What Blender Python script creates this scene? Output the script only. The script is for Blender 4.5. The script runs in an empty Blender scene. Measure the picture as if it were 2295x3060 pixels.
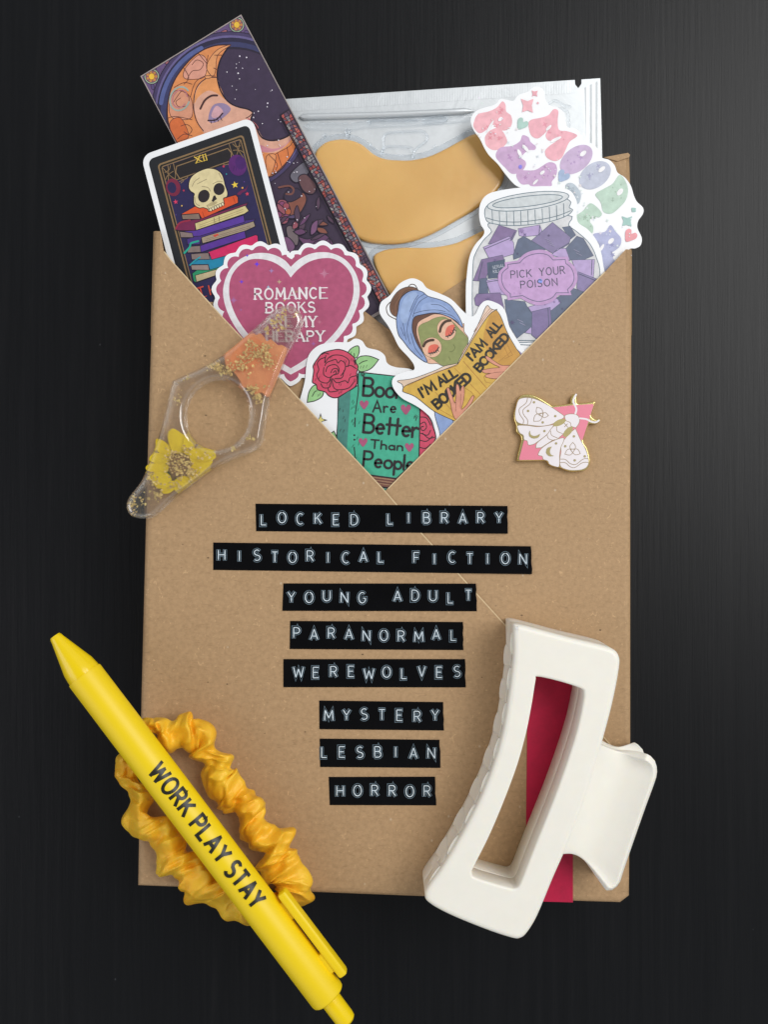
import bpy, bmesh, math, random
from mathutils import Vector, noise
from mathutils.geometry import tessellate_polygon

# ---------------------------------------------------------------- scale, camera, light
# measures are in millimetres; one Blender unit is 10 cm
U = 0.01
CAM_H = 343.0            # camera height above the table
Z_REF = 31.0             # top of the parcel
K = 244.0 / 2295.0       # mm per photo pixel on the parcel's top
sc = bpy.context.scene
sc.unit_settings.system = 'METRIC'
sc.unit_settings.scale_length = 0.1
COL = sc.collection
R = random.Random(7)

cam = bpy.data.cameras.new('camera')
camo = bpy.data.objects.new('camera', cam)
COL.objects.link(camo)
camo.location = (0, 0, CAM_H * U)
cam.sensor_fit = 'VERTICAL'
cam.angle = 2 * math.atan((3060 * K / 2) / (CAM_H - Z_REF))
cam.clip_start = 0.01
cam.clip_end = 200
sc.camera = camo

world = bpy.data.worlds.new('World')
sc.world = world
world.use_nodes = True
bg = world.node_tree.nodes['Background']
# a plain room: bright walls all round, darker straight overhead
_nt = world.node_tree
_tc = _nt.nodes.new('ShaderNodeTexCoord'); _sx = _nt.nodes.new('ShaderNodeSeparateXYZ'); _cr = _nt.nodes.new('ShaderNodeValToRGB')
_nt.links.new(_tc.outputs['Generated'], _sx.inputs[0]); _nt.links.new(_sx.outputs['Z'], _cr.inputs[0])
for _p, _v in ((0.1, 0.56), (0.72, 0.56), (0.90, 0.22)):
    _e = _cr.color_ramp.elements.new(_p); _e.color = (_v * .93, _v * .97, _v, 1)
_cr.color_ramp.elements[0].color = (.1, .1, .1, 1)
_cr.color_ramp.elements[-1].color = (.10, .10, .105, 1)
_nt.links.new(_cr.outputs[0], bg.inputs[0])
bg.inputs[1].default_value = 1.0

def area_lamp(name, loc, target, sx, sy, power, col):
    l = bpy.data.lights.new(name, 'AREA')
    l.shape = 'RECTANGLE'; l.size = sx; l.size_y = sy
    l.energy = power; l.color = col
    o = bpy.data.objects.new(name, l)
    COL.objects.link(o)
    o.location = loc
    o.rotation_euler = (Vector(target) - Vector(loc)).to_track_quat('-Z', 'Y').to_euler()
    return o
area_lamp('window_light', (6.8, 3.8, 10.2), (0, 0, 0), 8.5, 7.5, 1110, (1.0, 0.985, 0.965))
area_lamp('room_light', (-9.5, -2.0, 6.5), (0, 0, 0), 5.0, 7.0, 190, (1.0, 0.95, 0.99))

sc.view_settings.view_transform = 'Standard'
sc.view_settings.look = 'None'
sc.view_settings.exposure = 0.0
sc.view_settings.gamma = 1.0
sc.view_settings.use_curve_mapping = False

# ---------------------------------------------------------------- materials
def lin1(v):
    v /= 255.0
    return v / 12.92 if v <= 0.04045 else ((v + 0.055) / 1.055) ** 2.4
def hexc(h):
    return tuple(lin1(int(h[i:i + 2], 16)) for i in (0, 2, 4))
MATS = {}
def newmat(name):
    m = bpy.data.materials.new(name)
    m.use_nodes = True
    nt = m.node_tree
    return m, nt, nt.nodes['Principled BSDF']
def setp(b, **kw):
    for k, v in kw.items():
        b.inputs[k.replace('_', ' ')].default_value = v
def ink(h, rough=0.42, metal=0.0, gain=0.93):
    """printed or painted colour"""
    key = (h, rough, metal)
    if key in MATS: return MATS[key]
    m, nt, b = newmat('ink_' + h)
    c = hexc(h)
    col = (c[0] * gain, c[1] * gain, c[2] * gain, 1)
    # faint print unevenness
    n = nt.nodes.new('ShaderNodeTexNoise'); n.inputs['Scale'].default_value = 55; n.inputs['Detail'].default_value = 5
    tc = nt.nodes.new('ShaderNodeTexCoord')
    nt.links.new(tc.outputs['Object'], n.inputs['Vector'])
    mx = nt.nodes.new('ShaderNodeMix'); mx.data_type = 'RGBA'; mx.blend_type = 'MULTIPLY'
    mr = nt.nodes.new('ShaderNodeMapRange')
    mr.inputs['From Min'].default_value = 0.3; mr.inputs['From Max'].default_value = 0.7
    mr.inputs['To Min'].default_value = 0.88; mr.inputs['To Max'].default_value = 1.08
    nt.links.new(n.outputs['Fac'], mr.inputs['Value'])
    mx.inputs['Factor'].default_value = 1.0
    mx.inputs[6].default_value = col
    nt.links.new(mr.outputs['Result'], mx.inputs[7])
    nt.links.new(mx.outputs[2], b.inputs['Base Color'])
    setp(b, Roughness=rough, Metallic=metal)
    MATS[key] = m
    return m

def noise_node(nt, vec, scale, detail=4, rough=0.5, dist=0.0):
    n = nt.nodes.new('ShaderNodeTexNoise')
    n.inputs['Scale'].default_value = scale; n.inputs['Detail'].default_value = detail
    n.inputs['Roughness'].default_value = rough; n.inputs['Distortion'].default_value = dist
    if vec is not None: nt.links.new(vec, n.inputs['Vector'])
    return n
def mapping(nt, vec, scale, rot=(0, 0, 0)):
    n = nt.nodes.new('ShaderNodeMapping')
    n.inputs['Scale'].default_value = scale; n.inputs['Rotation'].default_value = rot
    nt.links.new(vec, n.inputs['Vector'])
    return n.outputs[0]
def ramp(nt, fac, stops):
    r = nt.nodes.new('ShaderNodeValToRGB')
    e = r.color_ramp.elements
    while len(e) < len(stops): e.new(0.5)
    for i, (p, c) in enumerate(stops):
        e[i].position = p
        e[i].color = (c, c, c, 1) if isinstance(c, (int, float)) else (*c, 1)
    nt.links.new(fac, r.inputs[0])
    return r.outputs[0]
def mixc(nt, fac, a, b, blend='MIX'):
    mx = nt.nodes.new('ShaderNodeMix'); mx.data_type = 'RGBA'; mx.blend_type = blend
    for sock, v in ((mx.inputs[0], fac), (mx.inputs[6], a), (mx.inputs[7], b)):
        if isinstance(v, (int, float)): sock.default_value = v
        elif isinstance(v, tuple): sock.default_value = (*v, 1) if len(v) == 3 else v
        else: nt.links.new(v, sock)
    return mx.outputs[2]
def bump(nt, b, h, strength, dist, prev=None):
    n = nt.nodes.new('ShaderNodeBump')
    n.inputs['Strength'].default_value = strength; n.inputs['Distance'].default_value = dist
    nt.links.new(h, n.inputs['Height'])
    if prev is not None: nt.links.new(prev, n.inputs['Normal'])
    nt.links.new(n.outputs[0], b.inputs['Normal'])
    return n.outputs[0]

def make_kraft():
    m, nt, b = newmat('kraft_paper')
    tc = nt.nodes.new('ShaderNodeTexCoord').outputs['Object']
    c = hexc('b2916b')
    n1 = noise_node(nt, tc, 75, 5, 0.75)
    base = ramp(nt, n1.outputs['Fac'], [(0.25, (c[0] * .80, c[1] * .79, c[2] * .77)), (0.5, c), (0.75, (c[0] * 1.16, c[1] * 1.17, c[2] * 1.2))])
    # fibres lying mostly across the sheet
    n2 = noise_node(nt, mapping(nt, tc, (22, 130, 1), (0, 0, 0.15)), 1.0, 3, 0.6, 1.6)
    base = mixc(nt, ramp(nt, n2.outputs['Fac'], [(0.60, 0), (0.72, 0.45)]), base, (c[0] * .55, c[1] * .52, c[2] * .48))
    n3 = noise_node(nt, mapping(nt, tc, (60, 45, 1), (0, 0, 0.9)), 1.0, 2, 0.5, 2.2)
    base = mixc(nt, ramp(nt, n3.outputs['Fac'], [(0.66, 0), (0.73, 0.55)]), base, (c[0] * 1.6, c[1] * 1.65, c[2] * 1.7))
    # dark flecks
    v = nt.nodes.new('ShaderNodeTexVoronoi'); v.inputs['Scale'].default_value = 16
    nt.links.new(mapping(nt, tc, (1, 1.6, 1)), v.inputs['Vector'])
    fl = ramp(nt, v.outputs['Distance'], [(0.045, 0.8), (0.075, 0)])
    sel = nt.nodes.new('ShaderNodeSeparateColor'); nt.links.new(v.outputs['Color'], sel.inputs[0])
    selr = ramp(nt, sel.outputs[0], [(0.55, 0), (0.75, 1)])
    mm = nt.nodes.new('ShaderNodeMath'); mm.operation = 'MULTIPLY'
    nt.links.new(fl, mm.inputs[0]); nt.links.new(selr, mm.inputs[1])
    base = mixc(nt, mm.outputs[0], base, (0.05, 0.028, 0.014))
    v2 = nt.nodes.new('ShaderNodeTexVoronoi'); v2.inputs['Scale'].default_value = 11
    nt.links.new(mapping(nt, tc, (1.3, 1, 1), (0, 0, 0.5)), v2.inputs['Vector'])
    fl2 = ramp(nt, v2.outputs['Distance'], [(0.035, 0.6), (0.055, 0)])
    base = mixc(nt, fl2, base, (0.62, 0.5, 0.36))
    nt.links.new(base, b.inputs['Base Color'])
    setp(b, Roughness=0.62)
    b.inputs['Specular IOR Level'].default_value = 0.4
    nb = noise_node(nt, tc, 70, 5, 0.7)
    p = bump(nt, b, nb.outputs['Fac'], 0.22, 0.004)
    nl = noise_node(nt, mapping(nt, tc, (0.9, 2.6, 1)), 1.0, 3, 0.5)
    bump(nt, b, nl.outputs['Fac'], 0.22, 0.06, p)
    return m
KRAFT = make_kraft()

def make_table():
    m, nt, b = newmat('black_brown_wood')
    tc = nt.nodes.new('ShaderNodeTexCoord').outputs['Object']
    n = noise_node(nt, mapping(nt, tc, (36, 1.1, 1)), 1.0, 6, 0.65, 0.4)
    c = ramp(nt, n.outputs['Fac'], [(0.3, (0.0018, 0.0022, 0.0032)), (0.55, (0.0036, 0.0040, 0.0052)), (0.8, (0.0075, 0.0076, 0.0085))])
    v = nt.nodes.new('ShaderNodeTexVoronoi'); v.inputs['Scale'].default_value = 5.5
    nt.links.new(mapping(nt, tc, (1, 0.8, 1), (0, 0, 0.4)), v.inputs['Vector'])
    dust = ramp(nt, v.outputs['Distance'], [(0.008, 0.14), (0.02, 0)])
    c = mixc(nt, dust, c, (0.25, 0.26, 0.28))
    nt.links.new(c, b.inputs['Base Color'])
    setp(b, Roughness=0.40)
    b.inputs['Specular IOR Level'].default_value = 0.25
    n2 = noise_node(nt, mapping(nt, tc, (75, 2.2, 1)), 1.0, 5, 0.7)
    bump(nt, b, n2.outputs['Fac'], 0.16, 0.005)
    return m
TABLE = make_table()

def simple(name, col, rough=0.4, metal=0.0, **kw):
    m, nt, b = newmat(name)
    c = hexc(col) if isinstance(col, str) else col
    setp(b, Base_Color=(*c, 1), Roughness=rough, Metallic=metal)
    for k, v in kw.items(): b.inputs[k.replace('_', ' ')].default_value = v
    return m
def textured(name, col, rough, scale, amt, bstr, bdist, metal=0.0, **kw):
    """colour with soft procedural variation and fine bump"""
    m, nt, b = newmat(name)
    c = hexc(col)
    tc = nt.nodes.new('ShaderNodeTexCoord').outputs['Object']
    n = noise_node(nt, tc, scale, 4, 0.6)
    base = ramp(nt, n.outputs['Fac'], [(0.3, tuple(x * (1 - amt) for x in c)), (0.7, tuple(min(0.95, x * (1 + amt)) for x in c))])
    nt.links.new(base, b.inputs['Base Color'])
    setp(b, Roughness=rough, Metallic=metal)
    for k, v in kw.items(): b.inputs[k.replace('_', ' ')].default_value = v
    if bstr: bump(nt, b, noise_node(nt, tc, scale * 3, 4, 0.6).outputs['Fac'], bstr, bdist)
    return m

PAPER = textured('white_sticker_paper', 'f4f5f7', 0.38, 30, 0.015, 0.03, 0.002)
GOLD = textured('gold_metal', 'e2cf8d', 0.22, 40, 0.05, 0.05, 0.002, metal=1.0)
TAPE = textured('black_glossy_tape', '08080a', 0.16, 8, 0.3, 0.04, 0.004, Specular_IOR_Level=0.3)
EMBOSS = textured('white_stressed_emboss', 'd3e1ea', 0.3, 60, 0.12, 0.0, 0.0)
HALO = textured('grey_stressed_plastic', '6c7e8a', 0.25, 60, 0.2, 0.0, 0.0)
CREAM = textured('cream_matte_plastic', 'f5f1e6', 0.45, 20, 0.012, 0.03, 0.002, Subsurface_Weight=0.45, Subsurface_Radius=(0.05, 0.042, 0.03))
YELLOW = textured('yellow_rubber_plastic', 'f6d40c', 0.44, 12, 0.015, 0.03, 0.002)
YGLOSS = textured('yellow_glossy_plastic', 'f6d40c', 0.2, 12, 0.015, 0.02, 0.002)
CRIMSON = textured('crimson_strip', 'c00440', 0.6, 40, 0.08, 0.15, 0.003)
BLACKINK = textured('black_pen_print', '1d1c10', 0.4, 40, 0.1, 0, 0)

def make_satin():
    m, nt, b = newmat('golden_yellow_satin')
    tc = nt.nodes.new('ShaderNodeTexCoord')
    uv = tc.outputs['UV']
    c = hexc('ffc02c')
    n = noise_node(nt, tc.outputs['Object'], 9, 3, 0.5)
    base = ramp(nt, n.outputs['Fac'], [(0.3, (c[0] * .95, c[1] * .86, c[2] * .7)), (0.7, (min(c[0], .95), c[1] * 1.12, c[2] * 1.5))])
    nt.links.new(base, b.inputs['Base Color'])
    setp(b, Roughness=0.30)
    b.inputs['Specular IOR Level'].default_value = 1.0
    b.inputs['Specular Tint'].default_value = (1, .80, .36, 1)
    b.inputs['Subsurface Weight'].default_value = 0.3; b.inputs['Subsurface Radius'].default_value = (0.05, 0.03, 0.008)
    b.inputs['Sheen Weight'].default_value = 0.0
    b.inputs['Sheen Tint'].default_value = (1, .8, .35, 1)
    w = nt.nodes.new('ShaderNodeTexWave'); w.inputs['Scale'].default_value = 1.0; w.inputs['Distortion'].default_value = 1.2
    w.bands_direction = 'X'
    nt.links.new(mapping(nt, uv, (210, 3, 1)), w.inputs['Vector'])
    p = bump(nt, b, w.outputs['Fac'], 0.18, 0.004)
    n2 = noise_node(nt, tc.outputs['Object'], 16, 3, 0.5, 0.6)
    bump(nt, b, n2.outputs['Fac'], 0.22, 0.02, p)
    return m
SATIN = make_satin()

def make_foil(name, ribs, rot, rs=0.05):
    m, nt, b = newmat(name)
    tc = nt.nodes.new('ShaderNodeTexCoord').outputs['Object']
    setp(b, Base_Color=(0.68, 0.71, 0.73, 1), Metallic=0.55, Roughness=0.46)
    n = noise_node(nt, tc, 5, 4, 0.55, 0.5)
    p = bump(nt, b, n.outputs['Fac'], 0.16, 0.02)
    if ribs:
        w = nt.nodes.new('ShaderNodeTexWave'); w.inputs['Scale'].default_value = ribs
        nt.links.new(mapping(nt, tc, (1, 1, 1), (0, 0, rot)), w.inputs['Vector'])
        bump(nt, b, w.outputs['Fac'], rs, 0.006, p)
    return m
FOIL = make_foil('silver_foil', 0, 0)
FOIL_V = make_foil('ribbed_foil_side', 17, 0.0, 0.16)
FOIL_H = make_foil('ribbed_foil_top', 60, 0.0)

def make_gel():
    m, nt, b = newmat('tan_gel')
    tc = nt.nodes.new('ShaderNodeTexCoord').outputs['Object']
    c = hexc('dfb168')
    n = noise_node(nt, tc, 3.2, 4, 0.5)
    base = ramp(nt, n.outputs['Fac'], [(0.3, (c[0] * .86, c[1] * .80, c[2] * .66)), (0.7, (c[0] * 1.06, c[1] * 1.08, c[2] * 1.12))])
    nt.links.new(base, b.inputs['Base Color'])
    setp(b, Roughness=0.36)
    b.inputs['Subsurface Weight'].default_value = 0.25
    b.inputs['Subsurface Radius'].default_value = (0.02, 0.01, 0.004)
    b.inputs['Coat Weight'].default_value = 0.9; b.inputs['Coat IOR'].default_value = 1.5; b.inputs['Coat Roughness'].default_value = 0.28
    bump(nt, b, noise_node(nt, tc, 7, 3, 0.5).outputs['Fac'], 0.25, 0.015)
    # the film stretched over it: only the glossy skin is crinkled
    cn = nt.nodes.new('ShaderNodeBump'); cn.inputs['Strength'].default_value = 0.5; cn.inputs['Distance'].default_value = 0.05
    nt.links.new(noise_node(nt, mapping(nt, tc, (1.2, 2.2, 1), (0, 0, 0.3)), 1.0, 1, 0.4, 0.3).outputs['Fac'], cn.inputs['Height'])
    nt.links.new(cn.outputs[0], b.inputs['Coat Normal'])
    return m
GEL = make_gel()

def make_clear(name, tint, mixfac, rough=0.04, ior=1.45, bstr=0.0):
    """clear plastic: part refracting, part straight through, glossy skin"""
    m, nt, b = newmat(name)
    setp(b, Base_Color=(*tint, 1), Roughness=rough, IOR=ior)
    b.inputs['Transmission Weight'].default_value = 1.0
    t = nt.nodes.new('ShaderNodeBsdfTransparent'); t.inputs[0].default_value = (*tint, 1)
    mx = nt.nodes.new('ShaderNodeMixShader'); mx.inputs[0].default_value = mixfac
    out = nt.nodes['Material Output']
    nt.links.new(b.outputs[0], mx.inputs[1]); nt.links.new(t.outputs[0], mx.inputs[2])
    nt.links.new(mx.outputs[0], out.inputs[0])
    if bstr:
        tc = nt.nodes.new('ShaderNodeTexCoord').outputs['Object']
        bump(nt, b, noise_node(nt, tc, 9, 3, 0.5).outputs['Fac'], bstr, 0.02)
    return m
RESIN = make_clear('clear_resin', (1.0, 0.985, 0.955), 0.5, 0.03, 1.47)
_b = RESIN.node_tree.nodes['Principled BSDF']; _b.inputs['Coat Weight'].default_value = 1.0; _b.inputs['Coat IOR'].default_value = 2.7; _b.inputs['Coat Roughness'].default_value = 0.02
def _milky(m, col, f):
    nt = m.node_tree; out = nt.nodes['Material Output']; src = out.inputs[0].links[0].from_socket
    d = nt.nodes.new('ShaderNodeBsdfTranslucent'); d.inputs[0].default_value = (*col, 1)
    d2 = nt.nodes.new('ShaderNodeBsdfDiffuse'); d2.inputs[0].default_value = (*col, 1)
    a_ = nt.nodes.new('ShaderNodeMixShader'); nt.links.new(d.outputs[0], a_.inputs[1]); nt.links.new(d2.outputs[0], a_.inputs[2])
    x = nt.nodes.new('ShaderNodeMixShader'); x.inputs[0].default_value = f
    nt.links.new(src, x.inputs[1]); nt.links.new(a_.outputs[0], x.inputs[2]); nt.links.new(x.outputs[0], out.inputs[0])
_milky(RESIN, (1.0, 0.96, 0.9), 0.035)
FILM = make_clear('clear_plastic_tray', (0.98, 0.99, 1.0), 0.78, 0.05, 1.5, 0.12)
_b = FILM.node_tree.nodes['Principled BSDF']; _b.inputs['Coat Weight'].default_value = 1.0; _b.inputs['Coat IOR'].default_value = 1.9
PETAL_O = textured('orange_pressed_petal', 'f89c66', 0.5, 16, 0.2, 0.3, 0.01)
PETAL_Y = textured('yellow_pressed_petal', 'f6d414', 0.5, 9, 0.14, 0.3, 0.01)
STAMEN = textured('ochre_flower_centre', 'b87a1c', 0.6, 60, 0.45, 0.6, 0.01)
LEAFGOLD = textured('gold_leaf', 'f6d08a', 0.32, 60, 0.25, 0.5, 0.01, metal=0.55)

# ---------------------------------------------------------------- geometry helpers
def P(px, py, z, zm=None):
    """photo pixel lying at height z (mm) -> world point; zm: plane the pixel is measured on"""
    k = K * (CAM_H - (z if zm is None else zm)) / (CAM_H - Z_REF)
    return Vector(((px - 1147.5) * k * U, -(py - 1530.0) * k * U, z * U))
def Z(x0, y0, w, disp=1659):
    f = w / disp
    return lambda p: (x0 + p[0] * f, y0 + p[1] * f)
ID = lambda p: (p[0], p[1])

def catmull(pts, closed=True, n=5):
    m = len(pts); out = []
    rng = range(m) if closed else range(m - 1)
    for i in rng:
        if closed:
            p0, p1, p2, p3 = pts[i - 1], pts[i], pts[(i + 1) % m], pts[(i + 2) % m]
        else:
            p0, p1, p2, p3 = pts[max(i - 1, 0)], pts[i], pts[i + 1], pts[min(i + 2, m - 1)]
        if len(p1) > 2 and p1[2]: p0 = p1          # a third value marks a corner
        if len(p2) > 2 and p2[2]: p3 = p2
        for k in range(n):
            t = k / n; t2 = t * t; t3 = t2 * t
            out.append(tuple(0.5 * (2 * p1[a] + (p2[a] - p0[a]) * t + (2 * p0[a] - 5 * p1[a] + 4 * p2[a] - p3[a]) * t2
                                    + (3 * p1[a] - p0[a] - 3 * p2[a] + p3[a]) * t3) for a in (0, 1)))
    if not closed: out.append((pts[-1][0], pts[-1][1]))
    return out
def ell(cx, cy, rx, ry, rot=0, n=28, a0=0, a1=360):
    c, s = math.cos(math.radians(rot)), math.sin(math.radians(rot))
    out = []
    full = (a1 - a0) >= 360
    for i in range(n if full else n + 1):
        a = math.radians(a0 + (a1 - a0) * i / n)
        x, y = rx * math.cos(a), ry * math.sin(a)
        out.append((cx + x * c - y * s, cy + x * s + y * c))
    return out
def starpts(cx, cy, r, n=4, inner=0.3, rot=-90):
    out = []
    for i in range(2 * n):
        a = math.radians(rot + 180.0 * i / n)
        q = r if i % 2 == 0 else r * inner
        out.append((cx + q * math.cos(a), cy + q * math.sin(a)))
    return out
def heartpts(cx, cy, s, rot=0):
    pts = [(0, -.22), (.18, -.46), (.42, -.42), (.5, -.15), (.32, .18), (0, .52), (-.32, .18), (-.5, -.15), (-.42, -.42), (-.18, -.46)]
    c, q = math.cos(math.radians(rot)), math.sin(math.radians(rot))
    return catmull([(cx + s * (x * c - y * q), cy + s * (x * q + y * c)) for x, y in pts], True, 3)
def sarea(pts):
    return 0.5 * sum(pts[i][0] * pts[(i + 1) % len(pts)][1] - pts[(i + 1) % len(pts)][0] * pts[i][1] for i in range(len(pts)))
def offset(pts, d):
    """move a closed loop by d to its inside (negative: outside)"""
    s = 1 if sarea(pts) > 0 else -1
    m = len(pts); out = []
    for i in range(m):
        a, b, c = pts[i - 1], pts[i], pts[(i + 1) % m]
        t1 = Vector((b[0] - a[0], b[1] - a[1])); t2 = Vector((c[0] - b[0], c[1] - b[1]))
        t1 = t1.normalized() if t1.length > 1e-9 else t2.normalized()
        t2 = t2.normalized() if t2.length > 1e-9 else t1
        n = Vector((-(t1.y + t2.y), t1.x + t2.x)) * s
        if n.length < 1e-6: out.append((b[0], b[1])); continue
        n.normalize()
        cosh = max(0.5, n.dot(Vector((-t1.y, t1.x)) * s))
        out.append((b[0] + n.x * d / cosh, b[1] + n.y * d / cosh))
    return out
def resample(pts, step):
    out = [pts[0]]
    for a, b in zip(pts, pts[1:]):
        L = math.hypot(b[0] - a[0], b[1] - a[1]); n = max(1, int(L / step))
        for k in range(1, n + 1):
            out.append((a[0] + (b[0] - a[0]) * k / n, a[1] + (b[1] - a[1]) * k / n))
    return out

class MB:
    """collects shapes; build() links them as one mesh object"""
    def __init__(self):
        self.v = []; self.f = []; self.mi = []; self.m = []; self.uv = None
    def mid(self, m):
        if m not in self.m: self.m.append(m)
        return self.m.index(m)
    def tris(self, loops, zs, m, up=True):
        """fill loops (first outer, rest holes) given as lists of world points"""
        flat = [p for l in loops for p in l]
        base = len(self.v); self.v += flat
        k = self.mid(m)
        for t in tessellate_polygon([[Vector((p.x, p.y, 0)) for p in l] for l in loops]):
            a, b, c = (flat[i] for i in t)
            ar = (b.x - a.x) * (c.y - a.y) - (c.x - a.x) * (b.y - a.y)
            if abs(ar) < 1e-14: continue
            tt = t if (ar > 0) == up else (t[0], t[2], t[1])
            self.f.append(tuple(base + i for i in tt)); self.mi.append(k)
    def quads(self, ra, rb, m, closed=True):
        base = len(self.v); n = len(ra)
        self.v += list(ra) + list(rb); k = self.mid(m)
        for i in range(n if closed else n - 1):
            j = (i + 1) % n
            self.f.append((base + i, base + j, base + n + j, base + n + i)); self.mi.append(k)
    def grid(self, rows, m, cu=False, cv=False):
        base = len(self.v); nr = len(rows); nc = len(rows[0]); k = self.mid(m)
        for r in rows: self.v += list(r)
        for i in range(nr if cu else nr - 1):
            for j in range(nc if cv else nc - 1):
                a, b = i, (i + 1) % nr; c, d = j, (j + 1) % nc
                self.f.append((base + a * nc + c, base + b * nc + c, base + b * nc + d, base + a * nc + d)); self.mi.append(k)
    def build(self, name, parent=None, smooth=False, weld=False, recalc=False):
        org = parent.matrix_world_loc if hasattr(parent, 'matrix_world_loc') else (Vector(parent['_o']) if parent is not None else Vector((0, 0, 0)))
        me = bpy.data.meshes.new(name)
        me.from_pydata([p - org for p in self.v], [], self.f)
        for m in self.m: me.materials.append(m)
        me.polygons.foreach_set('material_index', self.mi)
        if weld or recalc:
            bm = bmesh.new(); bm.from_mesh(me)
            if weld: bmesh.ops.remove_doubles(bm, verts=bm.verts, dist=2e-5)
            if recalc: bmesh.ops.recalc_face_normals(bm, faces=bm.faces)
            bm.to_mesh(me); bm.free()
        if smooth: me.polygons.foreach_set('use_smooth', [True] * len(me.polygons))
        me.update()
        o = bpy.data.objects.new(name, me); COL.objects.link(o)
        if parent is not None:
            o.parent = parent; o['_o'] = tuple(org)
        else: o['_o'] = (0, 0, 0)
        return o
def smooth_angle(o, deg=35):
    me = o.data
    bm = bmesh.new(); bm.from_mesh(me)
    for f in bm.faces: f.smooth = True
    for e in bm.edges:
        if len(e.link_faces) == 2 and e.calc_face_angle(0) > math.radians(deg): e.smooth = False
    bm.to_mesh(me); bm.free()
    for p in me.polygons:
        if abs(p.normal.z) > .9995: p.use_smooth = False

def plate(mb, loops, z0, z1, r, m, zm=None, n=4, rb=0.0, rh=None):
    """solid plate from photo-pixel loops (outer first) with a rounded upper rim of r mm"""
    zm = z1 if zm is None else zm
    k = K * (CAM_H - zm) / (CAM_H - Z_REF)
    tops = []; bots = []
    for li, L in enumerate(loops):
        if sarea(L) < 0: L = L[::-1]
        sg = 1 if li == 0 else -1
        rr = r if li == 0 or rh is None else rh
        rings = [[P(x, y, z0, zm) for x, y in (offset(L, sg * rb / k) if rb else L)]]
        if rb: rings.append([P(x, y, z0 + rb, zm) for x, y in L])
        for q in range(n + 1):
            a = math.pi / 2 * q / n
            off = sg * rr * (1 - math.cos(a)) / k
            rings.append([P(x, y, z1 - rr + rr * math.sin(a), zm) for x, y in (offset(L, off) if off else L)])
        for a, b in zip(rings, rings[1:]): mb.quads(a, b, m)
        tops.append(rings[-1]); bots.append(rings[0])
    mb.tris(tops, None, m, True); mb.tris(bots, None, m, False)
def thing(name, label, cat, px, py, z, group=None):
    o = bpy.data.objects.new(name, None); COL.objects.link(o)
    p = P(px, py, z)
    o.location = p; o['_o'] = tuple(p); o['label'] = label; o['category'] = cat
    o.empty_display_size = 0.1
    if group: o['group'] = group
    return o

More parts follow.
